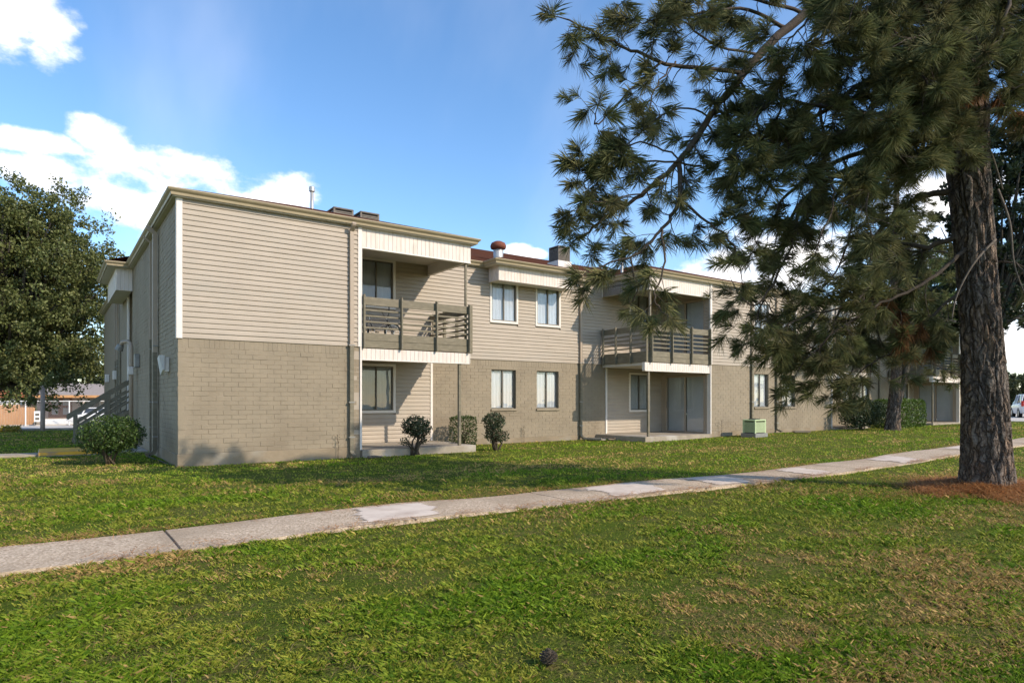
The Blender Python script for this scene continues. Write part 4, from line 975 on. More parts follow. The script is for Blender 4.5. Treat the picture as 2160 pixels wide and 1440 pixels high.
pn.limb([Q(1700, 30, 9.5), Q(1600, 0, 9.2), Q(1480, -12, 9.0), Q(1330, -8, 8.8)], .03, .01, side=4.6, tl=(.35, .6), start=.2)
pn.limb([Q(1620, 100, 9.3), Q(1650, 200, 9.0), Q(1620, 290, 8.8), Q(1560, 350, 8.7)], .025, .008, side=4.9, tl=(.3, .55), start=.2)
pn.limb([Q(1560, 170, 9.2), Q(1600, 260, 8.9), Q(1580, 350, 8.8), Q(1540, 390, 8.8)], .02, .008, side=3.8, tl=(.28, .5), start=.4)
pn.limb([Q(1600, 115, 9.3), Q(1500, 90, 8.9), Q(1430, 40, 8.7), Q(1350, 50, 8.6)], .02, .008, side=5, tl=(.3, .5), start=.2)
pn.limb([Q(1500, 245, 9.1), Q(1420, 230, 8.8), Q(1330, 300, 8.7), Q(1290, 330, 8.7)], .014, .007, side=5, tl=(.22, .4), start=.35)
pn.limb([Q(1440, 335, 9.0), Q(1350, 300, 8.9), Q(1280, 330, 8.8), Q(1225, 350, 8.8)], .014, .007, side=5, tl=(.22, .4), start=.35)
pn.limb([Q(1365, 400, 8.9), Q(1300, 420, 8.7), Q(1235, 430, 8.6), Q(1205, 450, 8.6)], .012, .006, side=6, tl=(.2, .36), start=.2)
# dense middle
LM = [([(2045, 60, 10.1), (1930, 120, 9.6), (1800, 190, 9.2), (1690, 270, 8.9), (1600, 330, 8.7)], .07),
      ([(2040, -60, 10.1), (1950, 20, 9.4), (1830, 60, 8.8), (1700, 110, 8.3)], .07),
      ([(2035, 240, 10.1), (1930, 300, 9.9), (1790, 330, 9.7), (1650, 420, 9.4), (1640, 500, 9.3)], .07),
      ([(2035, 330, 10.1), (1920, 350, 10.3), (1780, 360, 10.6), (1680, 440, 10.8), (1640, 560, 10.8), (1600, 660, 10.7)], .07),
      ([(2040, 400, 10.1), (1930, 420, 10.4), (1860, 480, 10.7), (1800, 580, 10.9), (1760, 680, 11), (1700, 740, 11)], .06),
      ([(2050, 480, 10.1), (1960, 520, 10.3), (1890, 520, 10.6), (1840, 640, 10.8), (1870, 740, 10.9)], .05),
      ([(1690, 430, 9.4), (1660, 540, 9.4), (1600, 640, 9.4), (1560, 620, 9.4)], .025),
      ([(1760, 620, 10.9), (1700, 700, 10.7), (1640, 730, 10.5), (1600, 720, 10.4)], .022),
      ([(1800, 600, 10.9), (1820, 700, 10.9), (1790, 790, 10.8), (1720, 800, 10.8)], .022),
      ([(1820, 700, 10.9), (1740, 740, 10.7), (1650, 690, 10.6), (1620, 640, 10.5)], .018),
      ([(2060, 150, 10.0), (1990, 170, 9.2), (1900, 230, 8.6), (1830, 240, 8.2)], .05),
      ([(2070, 60, 10.0), (2060, 60, 9.0), (1990, 60, 8.3), (1900, 90, 7.9)], .05),
      ([(2080, 0, 10.0), (2150, 30, 9.2), (2200, 90, 8.8), (2160, 180, 8.6)], .05),
      ([(2090, 120, 10.1), (2180, 150, 9.7), (2250, 260, 9.6)], .05),
      ([(2080, 560, 10.1), (2150, 560, 9.7), (2190, 640, 9.5)], .02),
      ([(1730, 220, 9.0), (1740, 330, 8.8), (1760, 420, 8.7), (1730, 500, 8.6)], .022),
      ([(1830, 190, 9.3), (1850, 300, 8.8), (1830, 420, 8.6), (1840, 520, 8.6)], .022),
      ([(1900, 110, 9.6), (1930, 220, 9.0), (1960, 300, 8.8)], .022),
      ([(1650, 280, 8.9), (1620, 400, 9.0), (1560, 470, 9.0)], .018),
      ([(1950, 520, 10.4), (1930, 600, 10.6), (1900, 660, 10.6), (1950, 700, 10.6)], .02),
      ([(2055, -70, 10.1), (1990, -70, 9.1), (1900, -60, 8.3), (1800, 10, 7.9)], .05),
      ([(2060, -100, 9.9), (2000, 0, 8.9), (1960, 90, 8.3), (1950, 200, 8.1)], .05),
      ([(2060, 120, 9.9), (2040, 150, 9.2), (1985, 250, 9.0), (1930, 330, 9.0)], .04),
      ([(2080, -60, 10.0), (2130, -40, 9.0), (2120, 40, 8.6), (2100, 120, 8.5)], .045),
      ([(1990, 20, 9.2), (1850, -10, 8.5), (1720, 30, 8.1), (1660, 90, 8.0)], .035),
      ([(1900, 250, 9.3), (1760, 230, 9.0), (1640, 210, 8.9), (1570, 260, 8.8)], .035),
      ([(2045, 520, 10.0), (1960, 590, 9.9), (1860, 640, 9.9), (1760, 700, 9.8), (1700, 760, 9.8)], .035),
      ([(2045, 600, 10.0), (1970, 660, 10.2), (1900, 730, 10.4), (1830, 770, 10.5), (1780, 830, 10.4)], .03),
      ([(1860, 560, 10.0), (1800, 640, 9.8), (1720, 660, 9.7), (1650, 690, 9.7)], .022),
      ([(1780, 340, 9.8), (1800, 460, 9.9), (1770, 560, 9.9), (1720, 620, 9.9)], .022)]
for pts, r0 in LM:
    pn.leafy = .78 if pts[-1][1] > 330 else .95
    pn.limb([Q(*a) for a in pts], r0, .009, side=4.6 if r0 > .03 else 5.4, tl=(.38, .85), start=.18, depth=2 if r0 > .03 else 1, dens=.80)
pn.leafy = .95
# unseen crown, shaped low and one-sided so its shadow misses the near wall
rr = random.Random(9)
for k in range(7):
    z = 8.0 + k * .18; a = rr.uniform(-1.2, .5); L_ = rr.uniform(1.6, 2.6); c = tpath[6].lerp(tpath[-1], min(1, (z - tpath[6].z) / (tpath[-1].z - tpath[6].z)))
    c = Vector((c.x, c.y, z))
    d = Vector((math.cos(a), math.sin(a), .15)); pn.limb([c, c + d * L_ * .5, c + d * L_ + Vector((0, 0, -.3))], .06, .012, side=3.0, tl=(.4, .9), start=.3, depth=1, dens=.8, sc_=1.3)
# brown dead sprays caught in the branches
for (px_, py_, f) in [(1900, 690, 10.2), (1903, 720, 10.2), (2135, 190, 9.4), (2120, 215, 9.4), (2145, 240, 9.4), (2060, 180, 9.6), (2050, 200, 9.6), (1640, 120, 9.1), (1925, 745, 10.4), (1955, 740, 10.4), (2020, 245, 9.5), (1870, 640, 10.3), (1900, 660, 10.3), (1930, 700, 10.3)]:
    c = Q(px_, py_, f)
    pn.wood.tube([c + Vector((.15, .1, .4)), c + Vector((.03, 0, .15)), c], [.008, .006, .004], 5)
    for k in range(2): pn.tuft(c + Vector((rr.gauss(0, .05), rr.gauss(0, .05), rr.gauss(0, .07))), Vector((rr.gauss(0, .3), rr.gauss(0, .3), -1)).normalized(), 1.0, True)
# bare dead branch leaning over the trunk
db = MB(); db.tube(curve([Q(2100, 505, 9.8), Q(2062, 545, 9.68), Q(2036, 585, 9.66), Q(2016, 630, 9.66), Q(2008, 672, 9.6)], 5), [.019 - .0005 * i for i in range(21)], 8)
db.tube(curve([Q(2105, 400, 9.8), Q(2130, 470, 9.6), Q(2140, 560, 9.5), Q(2170, 640, 9.5)], 5), [.020 - .0008 * i for i in range(16)], 8)
db.tube(curve([Q(2040, 330, 9.75), Q(2070, 300, 9.5), Q(2090, 320, 9.4), Q(2115, 400, 9.4)], 5), [.012] * 16, 6)
m_deadw = mat('dead_wood', (.17, .135, .105), (.10, .08, .062), scale=20, rough=.9, bump=.5)
db.build('dead_branch', m_deadw, pine, smooth=True)
pn.finish(pine, 62, .235, .0036, seed=3)

# smaller pine by the hedge
P2 = Vector((27.4, -1.9, 0)); g2 = g1(P2.x, P2.y)
pine2 = thing('pine_tree', 'smaller pine with slim knobbly trunk standing by the clipped hedge', 'tree', (P2.x, P2.y, g2))
tp2 = [(0, 0, -.2), (.1, -.1, 1.5), (.25, -.1, 3.2), (.2, 0, 6), (.4, 0, 9.5), (.4, 0, 13)]
V, F = trunk_mesh(tp2, [.27, .22, .19, .16, .11, .05], nseg=48, nrow=160, amp=.05, flare=.4, seed=8, freq=5)
link('trunk', np_mesh('trunk', V, F, m_bark, smooth=True), pine2)
V, F = trunk_mesh([(.1, -.1, .9), (.42, -.3, 2.2), (.7, -.4, 4), (1.2, -.4, 7)], [.15, .15, .12, .07], nseg=32, nrow=90, amp=.04, flare=.1, seed=4, freq=6)
link('second_stem', np_mesh('trunk', V, F, m_oakbark, smooth=True), pine2)
pn2 = Pine(15)
for k in range(30):
    z = 3.0 + k * .34; a = rr.uniform(0, 6.28); L_ = rr.uniform(2.0, 3.8) * (1 - (z - 3) / 16)
    d = Vector((math.cos(a), math.sin(a), rr.uniform(-.15, .3))); c = Vector((.2, 0, z))
    pn2.limb([c, c + d * L_ * .5 + Vector((0, 0, .1)), c + d * L_ + Vector((0, 0, -.4))], .06, .015, side=3.2, tl=(.5, 1.0), start=.25, depth=1, dens=.8, sc_=1.4)
pn2.finish(pine2, 26, .24, .013, seed=7)

def broadleaf(name, label, base, top, crown, nleaf, size, cols, trunk_r=.3, seed=0, m_=None, nclump=70, group=None, lean=(0, 0), fill=.85):
    """crown = (cx,cy,cz,rx,ry,rz) relative to base; leaves gathered in clumps along its limbs"""
    bz = g1(base[0], base[1]); t = thing(name, label, 'tree', (base[0], base[1], bz), 0, group); r = np.random.default_rng(seed); rr = random.Random(seed)
    cx, cy, cz, rx, ry, rz = crown; C = []
    for i in range(nclump):
        d = rnd_dir(r, 1)[0]; k = r.uniform(.25, 1) ** .5 * fill; C.append((cx + d[0] * rx * k, cy + d[1] * ry * k, cz + d[2] * rz * k))
    C = np.array(C); P_ = []
    per = nleaf // nclump
    for c in C:
        s_ = r.uniform(.13, .24) * (rx * ry * rz) ** (1 / 3); n = int(per * r.uniform(.6, 1.4)); d = rnd_dir(r, n); sub = r.normal(size=(7, 3)) * s_ * .85
        P_.append(c + sub[r.integers(0, 7, n)] * [1, 1, .7] + d * (s_ * .34 * r.uniform(.2, 1, n) ** .5)[:, None])
    P_ = np.concatenate(P_); leaves('crown', P_, size, cols, m_ or m_leaf_dull, t, up=1.6, elong=1.6, seed=seed)
    w_ = MB(); fork = Vector((cx * .35 + lean[0], cy * .35 + lean[1], max(1.4, cz - rz * .75)))
    tk = curve([(0, 0, -.3), (lean[0] * .4, lean[1] * .4, fork.z * .5), fork], 5); w_.tube(tk, [trunk_r * (1.3 - .4 * i / (len(tk) - 1)) for i in range(len(tk))], 14); w_.build('trunk', m_oakbark, t, smooth=True)
    l_ = MB()
    for c in C:
        e_ = Vector(c); mid = fork.lerp(e_, .5) + Vector((rr.gauss(0, .25), rr.gauss(0, .25), rr.uniform(0, .4))); l_.tube(curve([fork, mid, e_], 4), [trunk_r * .38 * (1 - .1 * i) for i in range(9)], 6, cap=False)
    l_.build('limbs', m_oakbark, t, smooth=True); return t
OAK = [(.11, .135, .035), (.16, .18, .055), (.24, .24, .09), (.055, .065, .022)]
q = W(-50, 905, 36); qc = W(45, 600, 35)
broadleaf('oak_tree', 'large dark evergreen oak reaching low beside the side wall, at the left', (q.x, q.y), 0, (qc.x - q.x, qc.y - q.y, 7.5, 5.5, 5.0, 7.1), 140000, .16, OAK, .42, 24, nclump=290, fill=.80)
q = W(2085, 930, 33)
broadleaf('dark_broadleaf_tree', 'dark leafy tree standing behind the big pine trunk', (q.x, q.y), 0, (1.6, -.4, 9.9, 4.6, 3.6, 6.6), 50000, .21, [(.018, .03, .014), (.03, .045, .02), (.045, .06, .028)], .22, 33, m_leaf, nclump=80)
q = W(1955, 860, 62)
broadleaf('light_green_tree', 'pale green tree rising beyond the far end of the building', (q.x, q.y), 0, (0, 0, 9, 6, 6, 7), 24000, .34, [(.09, .13, .03), (.14, .19, .05), (.06, .09, .03)], .3, 35, nclump=80)
for i, (px_, f, h, lb) in enumerate([(2150, 120, 7, 'hazy olive tree beyond the parking lot behind the white car'), (2230, 128, 9, 'olive tree beyond the parking lot at the frame edge'), (2070, 125, 8, 'olive tree beyond the parking lot behind the big pine trunk'), (1700, 70, 8, 'olive tree behind the roof, screened by pine branches')]):
    q = W(px_, 860, f); broadleaf('far_tree', lb, (q.x, q.y), 0, (0, 0, h * .52, h * .8, h * .7, h * .5), 9000, .5, [(.07, .085, .035), (.1, .11, .05)], .3, 41 + i, nclump=40)
for i, (px_, f, h, lb) in enumerate([(-60, 75, 10, 'green tree behind the white house at far left'), (70, 84, 9, 'green tree behind the gap between the two far houses'), (190, 86, 10, 'green tree behind the pink house')]):
    q = W(px_, 860, f); broadleaf('far_tree', lb, (q.x, q.y), 0, (0, 0, h * .5, h * .7, h * .6, h * .45), 9000, .4, [(.06, .085, .03), (.09, .11, .045)], .3, 51 + i, nclump=40)

# ------------------------------------------------------------------ far side of the street
m_pinkw = mat('pink_stucco', (.62, .50, .42), (.56, .44, .37), scale=2, rough=.9)
m_orange = mat('orange_tiles', (.55, .20, .09), (.45, .16, .08), scale=6, rough=.9, bump=.5)
m_greyroof = mat('grey_tan_shingles', (.36, .30, .26), (.30, .25, .21), scale=5, rough=.9)
m_cedar = mat('cedar_fence', (.56, .30, .13), (.46, .23, .10), scale=3, rough=.85, aniso=(4, 4, .4))
m_bright = mat('bright_white_paint', (.80, .78, .75), (.76, .74, .71), rough=.7)
YH = 58.0
def zg(y): return g1(-5, y)
hz = zg(YH) + .02
h1 = thing('house', 'low pink house with a front porch, brown double door and steps across the street', 'house', (-1, YH, hz))
def hb(m_, nm, mt, par=h1): o = m_.build(nm, mt, par); return o
hb(MB().box(-2.2, 9, 0, 9, 0, 3.0), 'wall', m_pinkw)
hb(MB().box(-2.2, 9, -2.0, -.01, 0, .62), 'porch_floor', m_conc)
hb(MB().add([(-2.8, -2.5, 2.75), (9.6, -2.5, 2.75), (9.6, 10, 2.75), (-2.8, 10, 2.75), (-.6, 3.5, 3.9), (7, 3.5, 3.9), (-2.8, -2.5, 2.6), (9.6, -2.5, 2.6), (9.6, 10, 2.6), (-2.8, 10, 2.6)],
            [(0, 1, 5, 4), (1, 2, 5), (2, 3, 4, 5), (3, 0, 4), (6, 7, 1, 0), (7, 8, 2, 1), (8, 9, 3, 2), (9, 6, 0, 3), (9, 8, 7, 6)]), 'roof', m_greyroof)
hb(MB().box(-2.8, 9.6, -2.56, -2.51, 2.5, 2.72), 'porch_fascia', m_cedar)
for x in (-1.9, 1.2, 4.4, 8.5): hb(MB().bbox(x, x + .22, -2.2, -1.98, .62, 2.6, .02), 'porch_post', m_pinkw)
dr = hb(MB().bbox(-1.35, .45, -.08, -.012, .62, 2.65, .01), 'door', mat('brown_door', (.30, .15, .09), (.25, .12, .07), rough=.6))
for x in (-1.1, -.25):
    for z in (.95, 1.8): MB().box(x, x + .5, -.10, -.082, z, z + .6).build('door_pane', m_blinddk, dr)
for x in (1.2, 4.6):
    wv = hb(MB().bbox(x, x + 1.5, -.06, -.011, 1.1, 2.4, .01), 'window', m_bright); MB().box(x + .1, x + 1.4, -.075, -.062, 1.2, 2.3).build('pane', m_frame, wv)
for k in range(5): hb(MB().box(-1.7, .8, -2.02 - .3 * (5 - k), -2.02, 0, .12 * (k + 1) - .001 * k), 'step', m_bright)
h2 = thing('house', 'white house with orange tiled roof behind the wooden fence at far left', 'house', (-9.5, YH + 6, hz))
hb(MB().box(-6, 4.8, 0, 8, 0, 2.9), 'wall', m_bright, h2)
hb(MB().add([(-6.6, -.7, 2.7), (5.4, -.7, 2.7), (5.4, 8.7, 2.7), (-6.6, 8.7, 2.7), (-3, 4, 4.9), (2.5, 4, 4.9), (-6.6, -.7, 2.55), (5.4, -.7, 2.55), (5.4, 8.7, 2.55), (-6.6, 8.7, 2.55)],
            [(0, 1, 5, 4), (1, 2, 5), (2, 3, 4, 5), (3, 0, 4), (6, 7, 1, 0), (7, 8, 2, 1), (8, 9, 3, 2), (9, 6, 0, 3), (9, 8, 7, 6)]), 'roof', m_orange, h2)
for x in (-3, 1.5):
    wv = hb(MB().bbox(x, x + 1.3, -.06, -.01, 1.2, 2.3, .01), 'window', m_frame, h2); MB().box(x + .1, x + 1.2, -.075, -.062, 1.3, 2.2).build('pane', m_blinddk, wv)
fz = zg(56.5); fn = thing('wooden_fence', 'orange brown wooden plank fence in front of the white house across the street', 'fence', (-12.5, 56.6, fz))
pl_me = MB().bbox(0, .19, 0, .03, .05, 1.85, .008).mesh('plank'); pl_me.materials.append(m_cedar)
for k in range(49):
    o = link('plank', pl_me, fn, (-.5 + k * .198, rr.uniform(-.01, .01), rr.uniform(-.03, .03)))
for k in range(5): MB().bbox(-.5 + k * 2.35, -.38 + k * 2.35, .035, .14, 0, 1.9, .01).build('fence_post', m_cedar, fn)
# chain-link fence along the street
cf = thing('chain_link_fence', 'chain-link fence with pale posts and top rail along the street', 'fence', (-8, 53.2, zg(53.2)))
for k in range(6): MB().tube([(-2 + k * 3.05, 0, 0), (-2 + k * 3.05, 0, 2.15)], .05, 8).build('fence_post', m_bright, cf)
MB().tube([(-2, 0, 2.1), (13.3, 0, 2.1)], .035, 8).build('top_rail', m_bright, cf)
wm = MB(); n = 110
for k in range(n):
    x = -2 + 15.2 * k / n
    for s_ in (-1, 1):
        x2 = x + s_ * 1.9; a, b = Vector((x, s_ * .006, .1)), Vector((x2, s_ * .006, 2.05)); 
        if -2 <= x2 <= 13.3: wm.tube([a, b], .0055, 3, cap=False)
o = wm.build('wire_mesh', m_galv, cf); o['kind'] = 'stuff'
q = W(90, 910, 33)
up = MB().tube([(0, 0, -.3), (0, 0, 1.2), (0, 0, 2.3)], [.11, .105, .10], 12).build('wooden_post', mat('pole_wood', (.42, .33, .29), (.36, .28, .24), rough=.9), None, True, (q.x, q.y, g1(q.x, q.y))); tag(up, 'plain weathered post standing by the kerb under the oak', 'post')
MB().tube([(0, 0, 2.3), (0, 0, 2.34)], .115, 12).build('post_cap', m_metal, up)
# low leafy patch by the kerb
r = np.random.default_rng(4); n = 2500; P_ = np.stack([r.uniform(-8.5, -3.4, n), r.uniform(25.6, 26.8, n), np.zeros(n)], 1); P_[:, 2] = gz(P_[:, 0], P_[:, 1]) + r.uniform(.0, .28, n)
o = leaves('flower_border', P_, .12, [(.45, .30, .04), (.30, .26, .04), (.14, .15, .03)], m_leaf, seed=3); tag(o, 'low strip of yellow and orange leafy plants by the kerb at left', 'flower bed', kind='stuff')
# small things in front of the fence
sg_ = MB().bbox(-.22, .22, -.03, .03, .35, 1.25, .01).build('notice_board', m_bright, None, loc=(-3.1, 52.8, zg(52.8))); tag(sg_, 'small white notice board by the wooden fence end', 'sign')
for x in (-.2, .2): MB().bbox(x - .02, x + .02, -.02, .02, 0, .345, .004).build('leg', m_metal, sg_)
for z in (.5, .85): MB().box(-.14, .14, -.036, -.031, z, z + .22).build('dark_panel', m_frame, sg_)

# ------------------------------------------------------------------ cars
m_carw = mat('white_car_paint', (.74, .74, .75), (.72, .72, .73), scale=1, rough=.25, spec=.6)
m_cglass = mat('car_glass', (.03, .035, .04), (.04, .045, .05), scale=1, rough=.08, spec=.8)
m_red = mat('tail_lamp', (.55, .03, .02), (.45, .03, .02), scale=5, rough=.3)
m_rim = mat('wheel_rim', (.40, .40, .41), (.34, .34, .35), scale=5, rough=.35, metal=.6)
def car(label, loc, rz, suv):
    """x forward, built from cross-sections"""
    t = thing('parked_car', label, 'car', loc, rz)
    if suv: prof = [(-2.3, .55, .80, 1.00), (-2.28, .38, .85, 1.08), (-2.1, .32, .90, 1.12), (-1.0, .28, .93, 1.10), (0, .27, .94, 1.08), (1.0, .28, .93, 1.05), (1.8, .32, .90, 1.0), (2.2, .40, .82, .9), (2.35, .5, .7, .78)]
    else: prof = [(-2.35, .50, .70, .86), (-2.3, .36, .80, .96), (-2.0, .28, .86, 1.0), (-1.2, .25, .89, 1.0), (0, .24, .90, .97), (1.0, .25, .89, .93), (1.7, .28, .86, .88), (2.2, .36, .76, .74), (2.35, .46, .6, .62)]
    def loft(secs, nm, mt, par=t):
        vs = []; fs = []; k = len(secs[0])
        for s_ in secs: vs += s_
        for i in range(len(secs) - 1):
            for j in range(k): a = i * k + j; b = i * k + (j + 1) % k; fs.append((a, b, b + k, a + k))
        fs += [tuple(reversed(range(k))), tuple(range((len(secs) - 1) * k, len(secs) * k))]
        o = MB().add(vs, fs).build(nm, mt, par, smooth=True)
        md = o.modifiers.new('edges', 'BEVEL'); md.width = .03; md.segments = 2; md.limit_method = 'ANGLE'; return o
    body = loft([[(x, -w * .94, zb), (x, -w, (zb + zt) / 2), (x, -w * .97, zt - .12), (x, -w * .86, zt), (x, w * .86, zt), (x, w * .97, zt - .12), (x, w, (zb + zt) / 2), (x, w * .94, zb)] for x, zb, w, zt in prof], 'body', m_carw)
    H = 1.74 if suv else 1.42; zb = 1.05 if suv else .93
    cab = [(-2.15, zb + .02, .82), (-1.95, H - .12, .68), (-1.2, H, .68), (.2, H - .01, .68), (.55, H - .08, .66), (1.25, zb, .80)] if suv else [(-1.7, zb, .80), (-1.15, H - .08, .64), (-.6, H, .62), (.3, H - .02, .62), (.6, H - .1, .62), (1.3, zb - .05, .78)]
    loft([[(x, -w - (.12 if z < H - .05 else .1), zb - .03), (x, -w, z), (x, w, z), (x, w + (.12 if z < H - .05 else .1), zb - .03)] for x, z, w in cab], 'windows', m_cglass)
    MB().bbox(cab[1][0] + .02, cab[3][0] + .2, -.66, .66, H - .07, H + .012, .03).build('car_roof', m_carw, t)
    for x in (cab[1][0], -.35, .55):
        for s_ in (-1, 1): MB().tube([(x + (-.25 if x == cab[1][0] else 0), s_ * .85, zb - .02), (x, s_ * .69, H - .03)], .045, 6).build('pillar', m_carw, t)
    for x in (-1.4, 1.42):
        for s_ in (-1, 1):
            y = s_ * .80; w_ = MB().tube([(x, y - .11, .34), (x, y + .11, .34)], .34, 24).build('wheel', m_black, t); MB().tube([(x, y + s_ * .10, .34), (x, y + s_ * .118, .34)], .21, 16).build('rim', m_rim, w_)
            MB().ring((x, y + s_ * .115, .34), (0, 1, 0), .385, .02, 20, 5).build('wheel_arch', m_black, t)
    for s_ in (-1, 1):
        if suv: MB().bbox(-2.35, -2.2, min(s_ * .70, s_ * .86), max(s_ * .70, s_ * .86), .85, 1.25, .02).build('tail_lamp', m_red, t)
        else: MB().bbox(-2.36, -2.15, min(s_ * .52, s_ * .83), max(s_ * .52, s_ * .83), .68, .86, .02).build('tail_lamp', m_red, t)
        MB().bbox(2.1, 2.3, min(s_ * .5, s_ * .75), max(s_ * .5, s_ * .75), .6, .74, .02).build('headlight', m_galv, t)
    MB().bbox(-2.40, -2.25, -.75, .75, .35, .58, .03).build('bumper', m_carw if not suv else m_carw, t)
    return t
q = W(150, 905, 52); car('white sedan parked across the street, seen behind the stair rail', (q.x + 2.1, q.y, g1(-3, q.y) + .03), 0.0, False)
q = W(2172, 880, 50); car('white suv parked in the lot at the far right edge', (q.x, q.y, .14), R(-125 + 180 - 30), True)

# ------------------------------------------------------------------ bicycle on the near balcony
bz = 2.99; bk = thing('bicycle', 'small black bicycle leaning behind the near balcony railing', 'bicycle', (4.92, 1.0, bz), 0)
m_bk = mat('black_frame_paint', (.02, .02, .022), (.03, .03, .03), rough=.35, spec=.5); m_chrome = mat('chrome', (.5, .5, .5), (.45, .45, .45), rough=.25, metal=.9)
for xw in (-.47, .47):
    w_ = MB().ring((xw, 0, .26), (0, 1, 0), .232, .028, 32, 8).build('wheel', m_black, bk, smooth=True)
    MB().ring((xw, 0, .26), (0, 1, 0), .200, .010, 32, 6).build('rim', m_chrome, w_)
    sp = MB()
    for k in range(16): a = k * math.pi / 8; sp.tube([(xw, .02 * (-1) ** k, .26), (xw + .2 * math.cos(a), 0, .26 + .2 * math.sin(a))], .0018, 4)
    sp.build('spokes', m_chrome, w_); MB().tube([(xw, -.05, .26), (xw, .05, .26)], .025, 10).build('hub', m_chrome, w_)
fr = MB(); bb = (-.10, 0, .29); seat = (-.20, 0, .56); head = (.30, 0, .60); headb = (.33, 0, .50)
for a, b, r_ in ((bb, seat, .016), (bb, headb, .02), (seat, head, .017), (head, headb, .022)): fr.tube([a, b], r_, 8)
for y in (-.05, .05): fr.tube([bb, (-.47, y, .26)], .010, 6).tube([(-.19, 0, .54), (-.47, y, .26)], .009, 6)
fr.build('frame', m_bk, bk)
fk = MB()
for y in (-.055, .055): fk.tube([(.335, y * .8, .50), (.47, y, .26)], .013, 6)
fk.build('fork', m_bk, bk); MB().tube([(.29, 0, .6), (.275, 0, .70)], .014, 8).build('stem', m_chrome, bk)
hbm = MB().tube(curve([(.20, -.34, .88), (.24, -.26, .86), (.28, -.12, .70), (.28, .12, .70), (.24, .26, .86), (.20, .34, .88)], 4), .012, 8).tube([(.245, -.24, .83), (.245, .24, .83)], .008, 6); hb_ = hbm.build('handlebar', m_bk, bk)
for s_ in (-1, 1): MB().tube([(.235, s_ * .27, .865), (.19, s_ * .36, .885)], .018, 8).build('grip', m_black, hb_)
MB().tube([(-.20, 0, .56), (-.22, 0, .66)], .012, 8).build('seat_post', m_chrome, bk)
MB().add([(-.38, -.07, .68), (-.38, .07, .68), (-.25, .06, .70), (-.05, .02, .69), (-.05, -.02, .69), (-.25, -.06, .70), (-.36, -.05, .65), (-.36, .05, .65), (-.25, .04, .655), (-.07, .01, .665), (-.07, -.01, .665), (-.25, -.04, .655)],
         [(0, 1, 2, 5), (5, 2, 3, 4), (6, 11, 8, 7), (11, 10, 9, 8), (0, 6, 7, 1), (1, 7, 8, 2), (2, 8, 9, 3), (3, 9, 10, 4), (4, 10, 11, 5), (5, 11, 6, 0)]).build('saddle', m_black, bk)
ck = MB().tube([(-.10, -.07, .29), (-.10, .07, .29)], .016, 8).ring((-.10, .05, .29), (0, 1, 0), .065, .006, 24, 6).tube([(-.10, .07, .29), (.06, .07, .25)], .009, 6).tube([(-.10, -.07, .29), (-.26, -.07, .33)], .009, 6); ck = ck.build('crank', m_chrome, bk)
MB().bbox(.02, .11, .075, .15, .24, .262, .004).build('pedal', m_black, ck); MB().bbox(-.31, -.22, -.15, -.075, .32, .342, .004).build('pedal', m_black, ck)

# ------------------------------------------------------------------ small things on the ground
def splash(x, y, rz, w, l, m_, label):
    o = MB().bbox(-w / 2, w / 2, -l / 2, l / 2, 0, .04, .01).bbox(-w / 2, -w / 2 + .04, -l / 2, l / 2, .03, .08, .008).bbox(w / 2 - .04, w / 2, -l / 2, l / 2, .03, .08, .008).build('splash_block', m_, None, loc=(x, y, g1(x, y) + .02)); o.rotation_euler = (0, .03, rz); tag(o, label, 'splash block')
splash(13.45, Y1 - .62, .3, .34, .75, m_conc, 'concrete splash block under the downspout at the recessed wall')
splash(14.02, Y1 - .75, -.5, .30, .65, m_found, 'dark flat block lying beside the splash block near the second patio')
splash(22.35, -.75, .8, .35, .6, m_found, 'flat block on the grass right of the pale green unit')
lg = MB().tube([(0, 0, .03), (.18, .03, .035), (.36, .02, .02)], [.035, .03, .02], 8).build('dead_stick', m_deadw, None, loc=(4.02, -.55, g1(4, -.5) + .02)); tag(lg, 'short pale stick lying by the foot of the near downspout', 'stick')
def weed(x, y, h, label, seed):
    r_ = random.Random(seed); t = thing('dry_weed', label, 'weed', (x, y, g1(x, y))); m_ = MB(); m_.tube([(0, 0, 0), (.01, 0, h * .6), (-.01, .0, h)], [.007, .005, .003], 5)
    for k in range(5): z = h * (.35 + .13 * k); a = r_.uniform(0, 6.3); m_.tube([(0, 0, z), (math.cos(a) * .1, math.sin(a) * .05, z + .09)], [.004, .002], 4)
    m_.build('stem', m_stem, t); P_ = np.array([[r_.gauss(0, .03), r_.gauss(0, .02), h * r_.uniform(.5, 1.05)] for _ in range(18)]); leaves('leaf', P_, .035, [(.16, .10, .05), (.10, .09, .04)], m_leaf_dull, t, seed=seed)
weed(3.45, -.08, .56, 'thin dry weed standing against the brick left of the near downspout', 1)
weed(18.1, -.12, .62, 'thin dry weed against the brick left of the pale green unit', 2)
weed(10.75, Y1 - .08, .55, 'thin dry weed against the wall between the two lower windows', 3)
